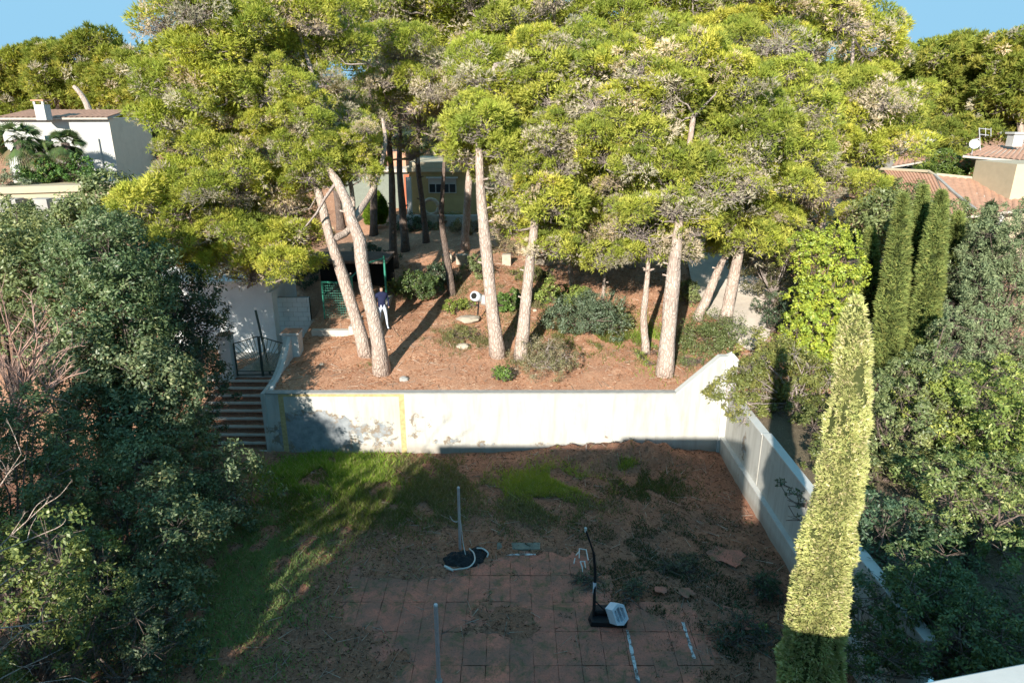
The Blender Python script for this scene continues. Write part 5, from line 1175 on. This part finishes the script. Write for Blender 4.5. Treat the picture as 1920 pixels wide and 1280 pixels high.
MB().tube(curve_pts([gp_(894, 1027, .22), gp_(905, 1028, .24), gp_(915, 1036, .2), gp_(913, 1044, .12)], 20), .02, 8).build('hose_loop', M_hose, hs_, smooth=True)
MB().tube([gp_(834, 1061, .05), gp_(850, 1069, .06)], .035, 8).build('hose_end', M_hose, hs_)

bs = thing('hoop_stand', 'toppled-looking black portable stand with tilted pole and weighted base on the tiles', 'stand', (1.9, 12.8, 0))
pb = P(1113, 1160, 12.75); 
MB().tube([(pb.x, 12.75, .15), P(1116, 1070, 12.95), P(1113, 1035, 13.0)], [.036, .033, .030], 10).build('pole', M_black, bs)
MB().tube([P(1114.5, 1113, 12.86), P(1115, 1091, 12.9)], .038, 10).build('reflective_band', M_plastic, bs)
MB().tube([P(1115, 1042, 13.0), P(1106, 1015, 13.05), P(1098, 992, 13.1)], .022, 8).build('upper_rod', M_black, bs)
MB().tube([P(1098, 996, 13.1), P(1098, 989, 13.1)], .03, 8).build('rod_tip', M_hose, bs)
MB().tube([P(1115, 1125, 12.85), P(1140, 1150, 12.75)], .02, 6).build('brace', M_black, bs)
g = gp_(1140, 1166, 0)
m = MB(); V = []; prof2 = [(-.42, -.18), (.40, -.22), (.46, .05), (.3, .3), (-.35, .32), (-.46, .05)]
m.add([(g.x + a, g.y + b, .03) for a, b in prof2] + [(g.x + a * .93, g.y + b * .9, .15) for a, b in prof2] , [tuple(range(5, -1, -1)), tuple(range(6, 12))] + [(i, (i + 1) % 6, 6 + (i + 1) % 6, 6 + i) for i in range(6)])
m.build('base_tank', M_black, bs, bevel=.02)
MB().box(g.x - .3, g.x + .05, g.y + .05, g.y + .28, .15, .27).build('base_hump', M_tarp, bs, bevel=.03)
ct = thing('white_crate', 'white plastic hexagonal crate tipped on its side on the black stand base', 'crate', (g.x + .2, g.y, .15))
def crate():
    c = P(1156, 1150, 12.5); rot = Matrix.Rotation(R(-10), 3, 'Y') @ Matrix.Rotation(R(35), 3, 'Z') @ Matrix.Rotation(R(-20), 3, 'X')
    hexa = [(-.17, -.16), (.0, -.25), (.17, -.19), (.19, .14), (.04, .24), (-.15, .19)]
    V = [rot @ Vector((x, -.13, z)) + c for x, z in hexa] + [rot @ Vector((x, .13, z)) + c for x, z in hexa]
    inn = [rot @ Vector((x * .72, -.13, z * .72)) + c for x, z in hexa] + [rot @ Vector((x * .66, .09, z * .66)) + c for x, z in hexa]
    F = [(i, (i + 1) % 6, 6 + (i + 1) % 6, 6 + i) for i in range(6)] + [tuple(range(11, 5, -1))] + [(i, 12 + i, 12 + (i + 1) % 6, (i + 1) % 6) for i in range(6)]
    F += [(12 + i, 18 + i, 18 + (i + 1) % 6, 12 + (i + 1) % 6) for i in range(6)] + [tuple(range(18, 24))]
    mesh_from('shell', V + inn, F, M_plastic, ct)
    for k_ in (-.05, .05): MB().tube([rot @ Vector((k_, -.12, -.16)) + c, rot @ Vector((k_, -.12, .16)) + c], .012, 5).build('rib', M_plastic, ct)
crate()
wd = thing('broken_rack', 'broken white plastic rack lying behind the tilted pole', 'rack', gp_(1090, 1055, .05))
m = MB()
for (a, b) in (((1086, 1028), (1086, 1046)), ((1086, 1028), (1099, 1030)), ((1099, 1030), (1103, 1050)), ((1078, 1046), (1076, 1056)), ((1088, 1052), (1092, 1064)), ((1096, 1052), (1098, 1064)), ((1088, 1052), (1097, 1052)), ((1092, 1064), (1092, 1072)), ((1080, 1040), (1087, 1032))):
    m.tube([gp_(a[0], a[1], .14), gp_(b[0], b[1], .11)], .016, 6)
m.build('bars', M_hose, wd)

# thin stake near the soil mound
sk = props(MB().tube([(gp_(1098, 870, 0).x, gp_(1098, 870, 0).y, 0), (gp_(1098, 870, 0).x, gp_(1098, 870, 0).y, .75)], .018, 6).build('garden_stake', M_twig), 'thin wooden stake standing by the soil mounds', 'stake')

# white drum on the terrace
dg = P(903, 572, 26.6); dr = thing('white_drum', 'white drum with a round dark opening among plants behind the straight pine', 'drum', dg)
c = P(893, 556, 26.4); d = Vector((-.35, -.8, .35)).normalized()
MB().tube([c + d * .22, c + d * .18, c - d * .25, c - d * .3], [.13, .20, .19, .12], 14, cap=False).build('barrel', M_plastic, dr, smooth=True)
MB().tube([c + d * .2, c + d * .1], [.11, .10], 14).build('opening', M_dark, dr)  # near-black plug paints the shade inside the drum mouth
MB().tube([c + Vector((.2, .1, -.15)), c + Vector((.55, .15, -.2))], [.2, .22], 12).build('motor_housing', M_white, dr)
MB().tube([c + Vector((.1, 0, -.2)), c + Vector((.05, -.05, -.75))], .03, 6).build('leg', M_dark, dr)
MB().tube([c + Vector((.4, 0, -.3)), c + Vector((.45, -.05, -.75))], .03, 6).build('leg', M_dark, dr)

# ------------------------------------------------------------------ person behind the leaning trunk
def person():
    g = G(719, 618); t = thing('person', 'person in a navy jacket and pale trousers standing behind the leaning pine', 'person', g)
    J = {'pel': (0, 0, .95), 'spine': (0, 0, 1.18), 'chest': (0, 0, 1.38), 'neck': (0, -.01, 1.50), 'head0': (0, -.02, 1.58), 'head': (0, -.03, 1.70),
         'hl': (-.10, 0, .90), 'kl': (-.13, -.03, .50), 'al': (-.15, .02, .10), 'tl': (-.16, -.14, .04), 'hr': (.10, 0, .90), 'kr': (.14, -.04, .50), 'ar': (.17, .0, .10), 'tr': (.18, -.16, .04),
         'sl': (-.19, 0, 1.42), 'el': (-.25, .04, 1.15), 'wl': (-.22, -.10, .93), 'pl': (-.21, -.13, .86), 'sr': (.19, 0, 1.42), 'er': (.26, .03, 1.15), 'wr': (.23, -.12, .95), 'pr': (.22, -.15, .88)}
    E = [('pel', 'spine'), ('spine', 'chest'), ('chest', 'neck'), ('neck', 'head0'), ('head0', 'head'), ('pel', 'hl'), ('hl', 'kl'), ('kl', 'al'), ('al', 'tl'), ('pel', 'hr'), ('hr', 'kr'), ('kr', 'ar'), ('ar', 'tr'), ('chest', 'sl'), ('sl', 'el'), ('el', 'wl'), ('wl', 'pl'), ('chest', 'sr'), ('sr', 'er'), ('er', 'wr'), ('wr', 'pr')]
    RD = {'pel': .15, 'spine': .14, 'chest': .16, 'neck': .055, 'head0': .075, 'head': .10, 'hl': .10, 'hr': .10, 'kl': .065, 'kr': .065, 'al': .045, 'ar': .045, 'tl': .04, 'tr': .04, 'sl': .075, 'sr': .075, 'el': .048, 'er': .048, 'wl': .032, 'wr': .032, 'pl': .035, 'pr': .035}
    ks = list(J); me = bpy.data.meshes.new('body'); me.from_pydata([J[k_] for k_ in ks], [(ks.index(a), ks.index(b)) for a, b in E], [])
    for m_ in (M_navy, M_paleblue, M_skin, M_hair): me.materials.append(m_)
    o = bpy.data.objects.new('body', me); COL.objects.link(o); o.parent = t
    me.skin_vertices or me.attributes
    o.modifiers.new('skin', 'SKIN')
    if not me.skin_vertices: 
        bpy.context.view_layer.update()
    for i, k_ in enumerate(ks): me.skin_vertices[0].data[i].radius = (RD[k_], RD[k_] * .8)
    me.skin_vertices[0].data[0].use_root = True
    sb = o.modifiers.new('sub', 'SUBSURF'); sb.levels = 1; sb.render_levels = 1
    dg_ = bpy.context.evaluated_depsgraph_get(); me2 = bpy.data.meshes.new_from_object(o.evaluated_get(dg_)); o.modifiers.clear(); o.data = me2
    me2.materials.clear()
    for m_ in (M_navy, M_paleblue, M_skin, M_hair): me2.materials.append(m_)
    for p_ in me2.polygons:
        c_ = p_.center; p_.use_smooth = True
        p_.material_index = 1 if c_.z < .96 and not (abs(c_.x) > .19 and c_.z > .8) else 0
        if c_.z > 1.54: p_.material_index = 2 if (c_.y < -.05 and c_.z < 1.74) else 3
        if c_.z < .07: p_.material_index = 3
        if abs(c_.x) > .19 and .8 < c_.z < .94: p_.material_index = 2
    t.rotation_euler = (0, 0, R(25))
try: person()
except Exception as e: print('person failed', e)
bpy.context.view_layer.update()
print('TRIS', sum(len(o.data.loops) - 2 * len(o.data.polygons) for o in bpy.data.objects if o.type == 'MESH'))
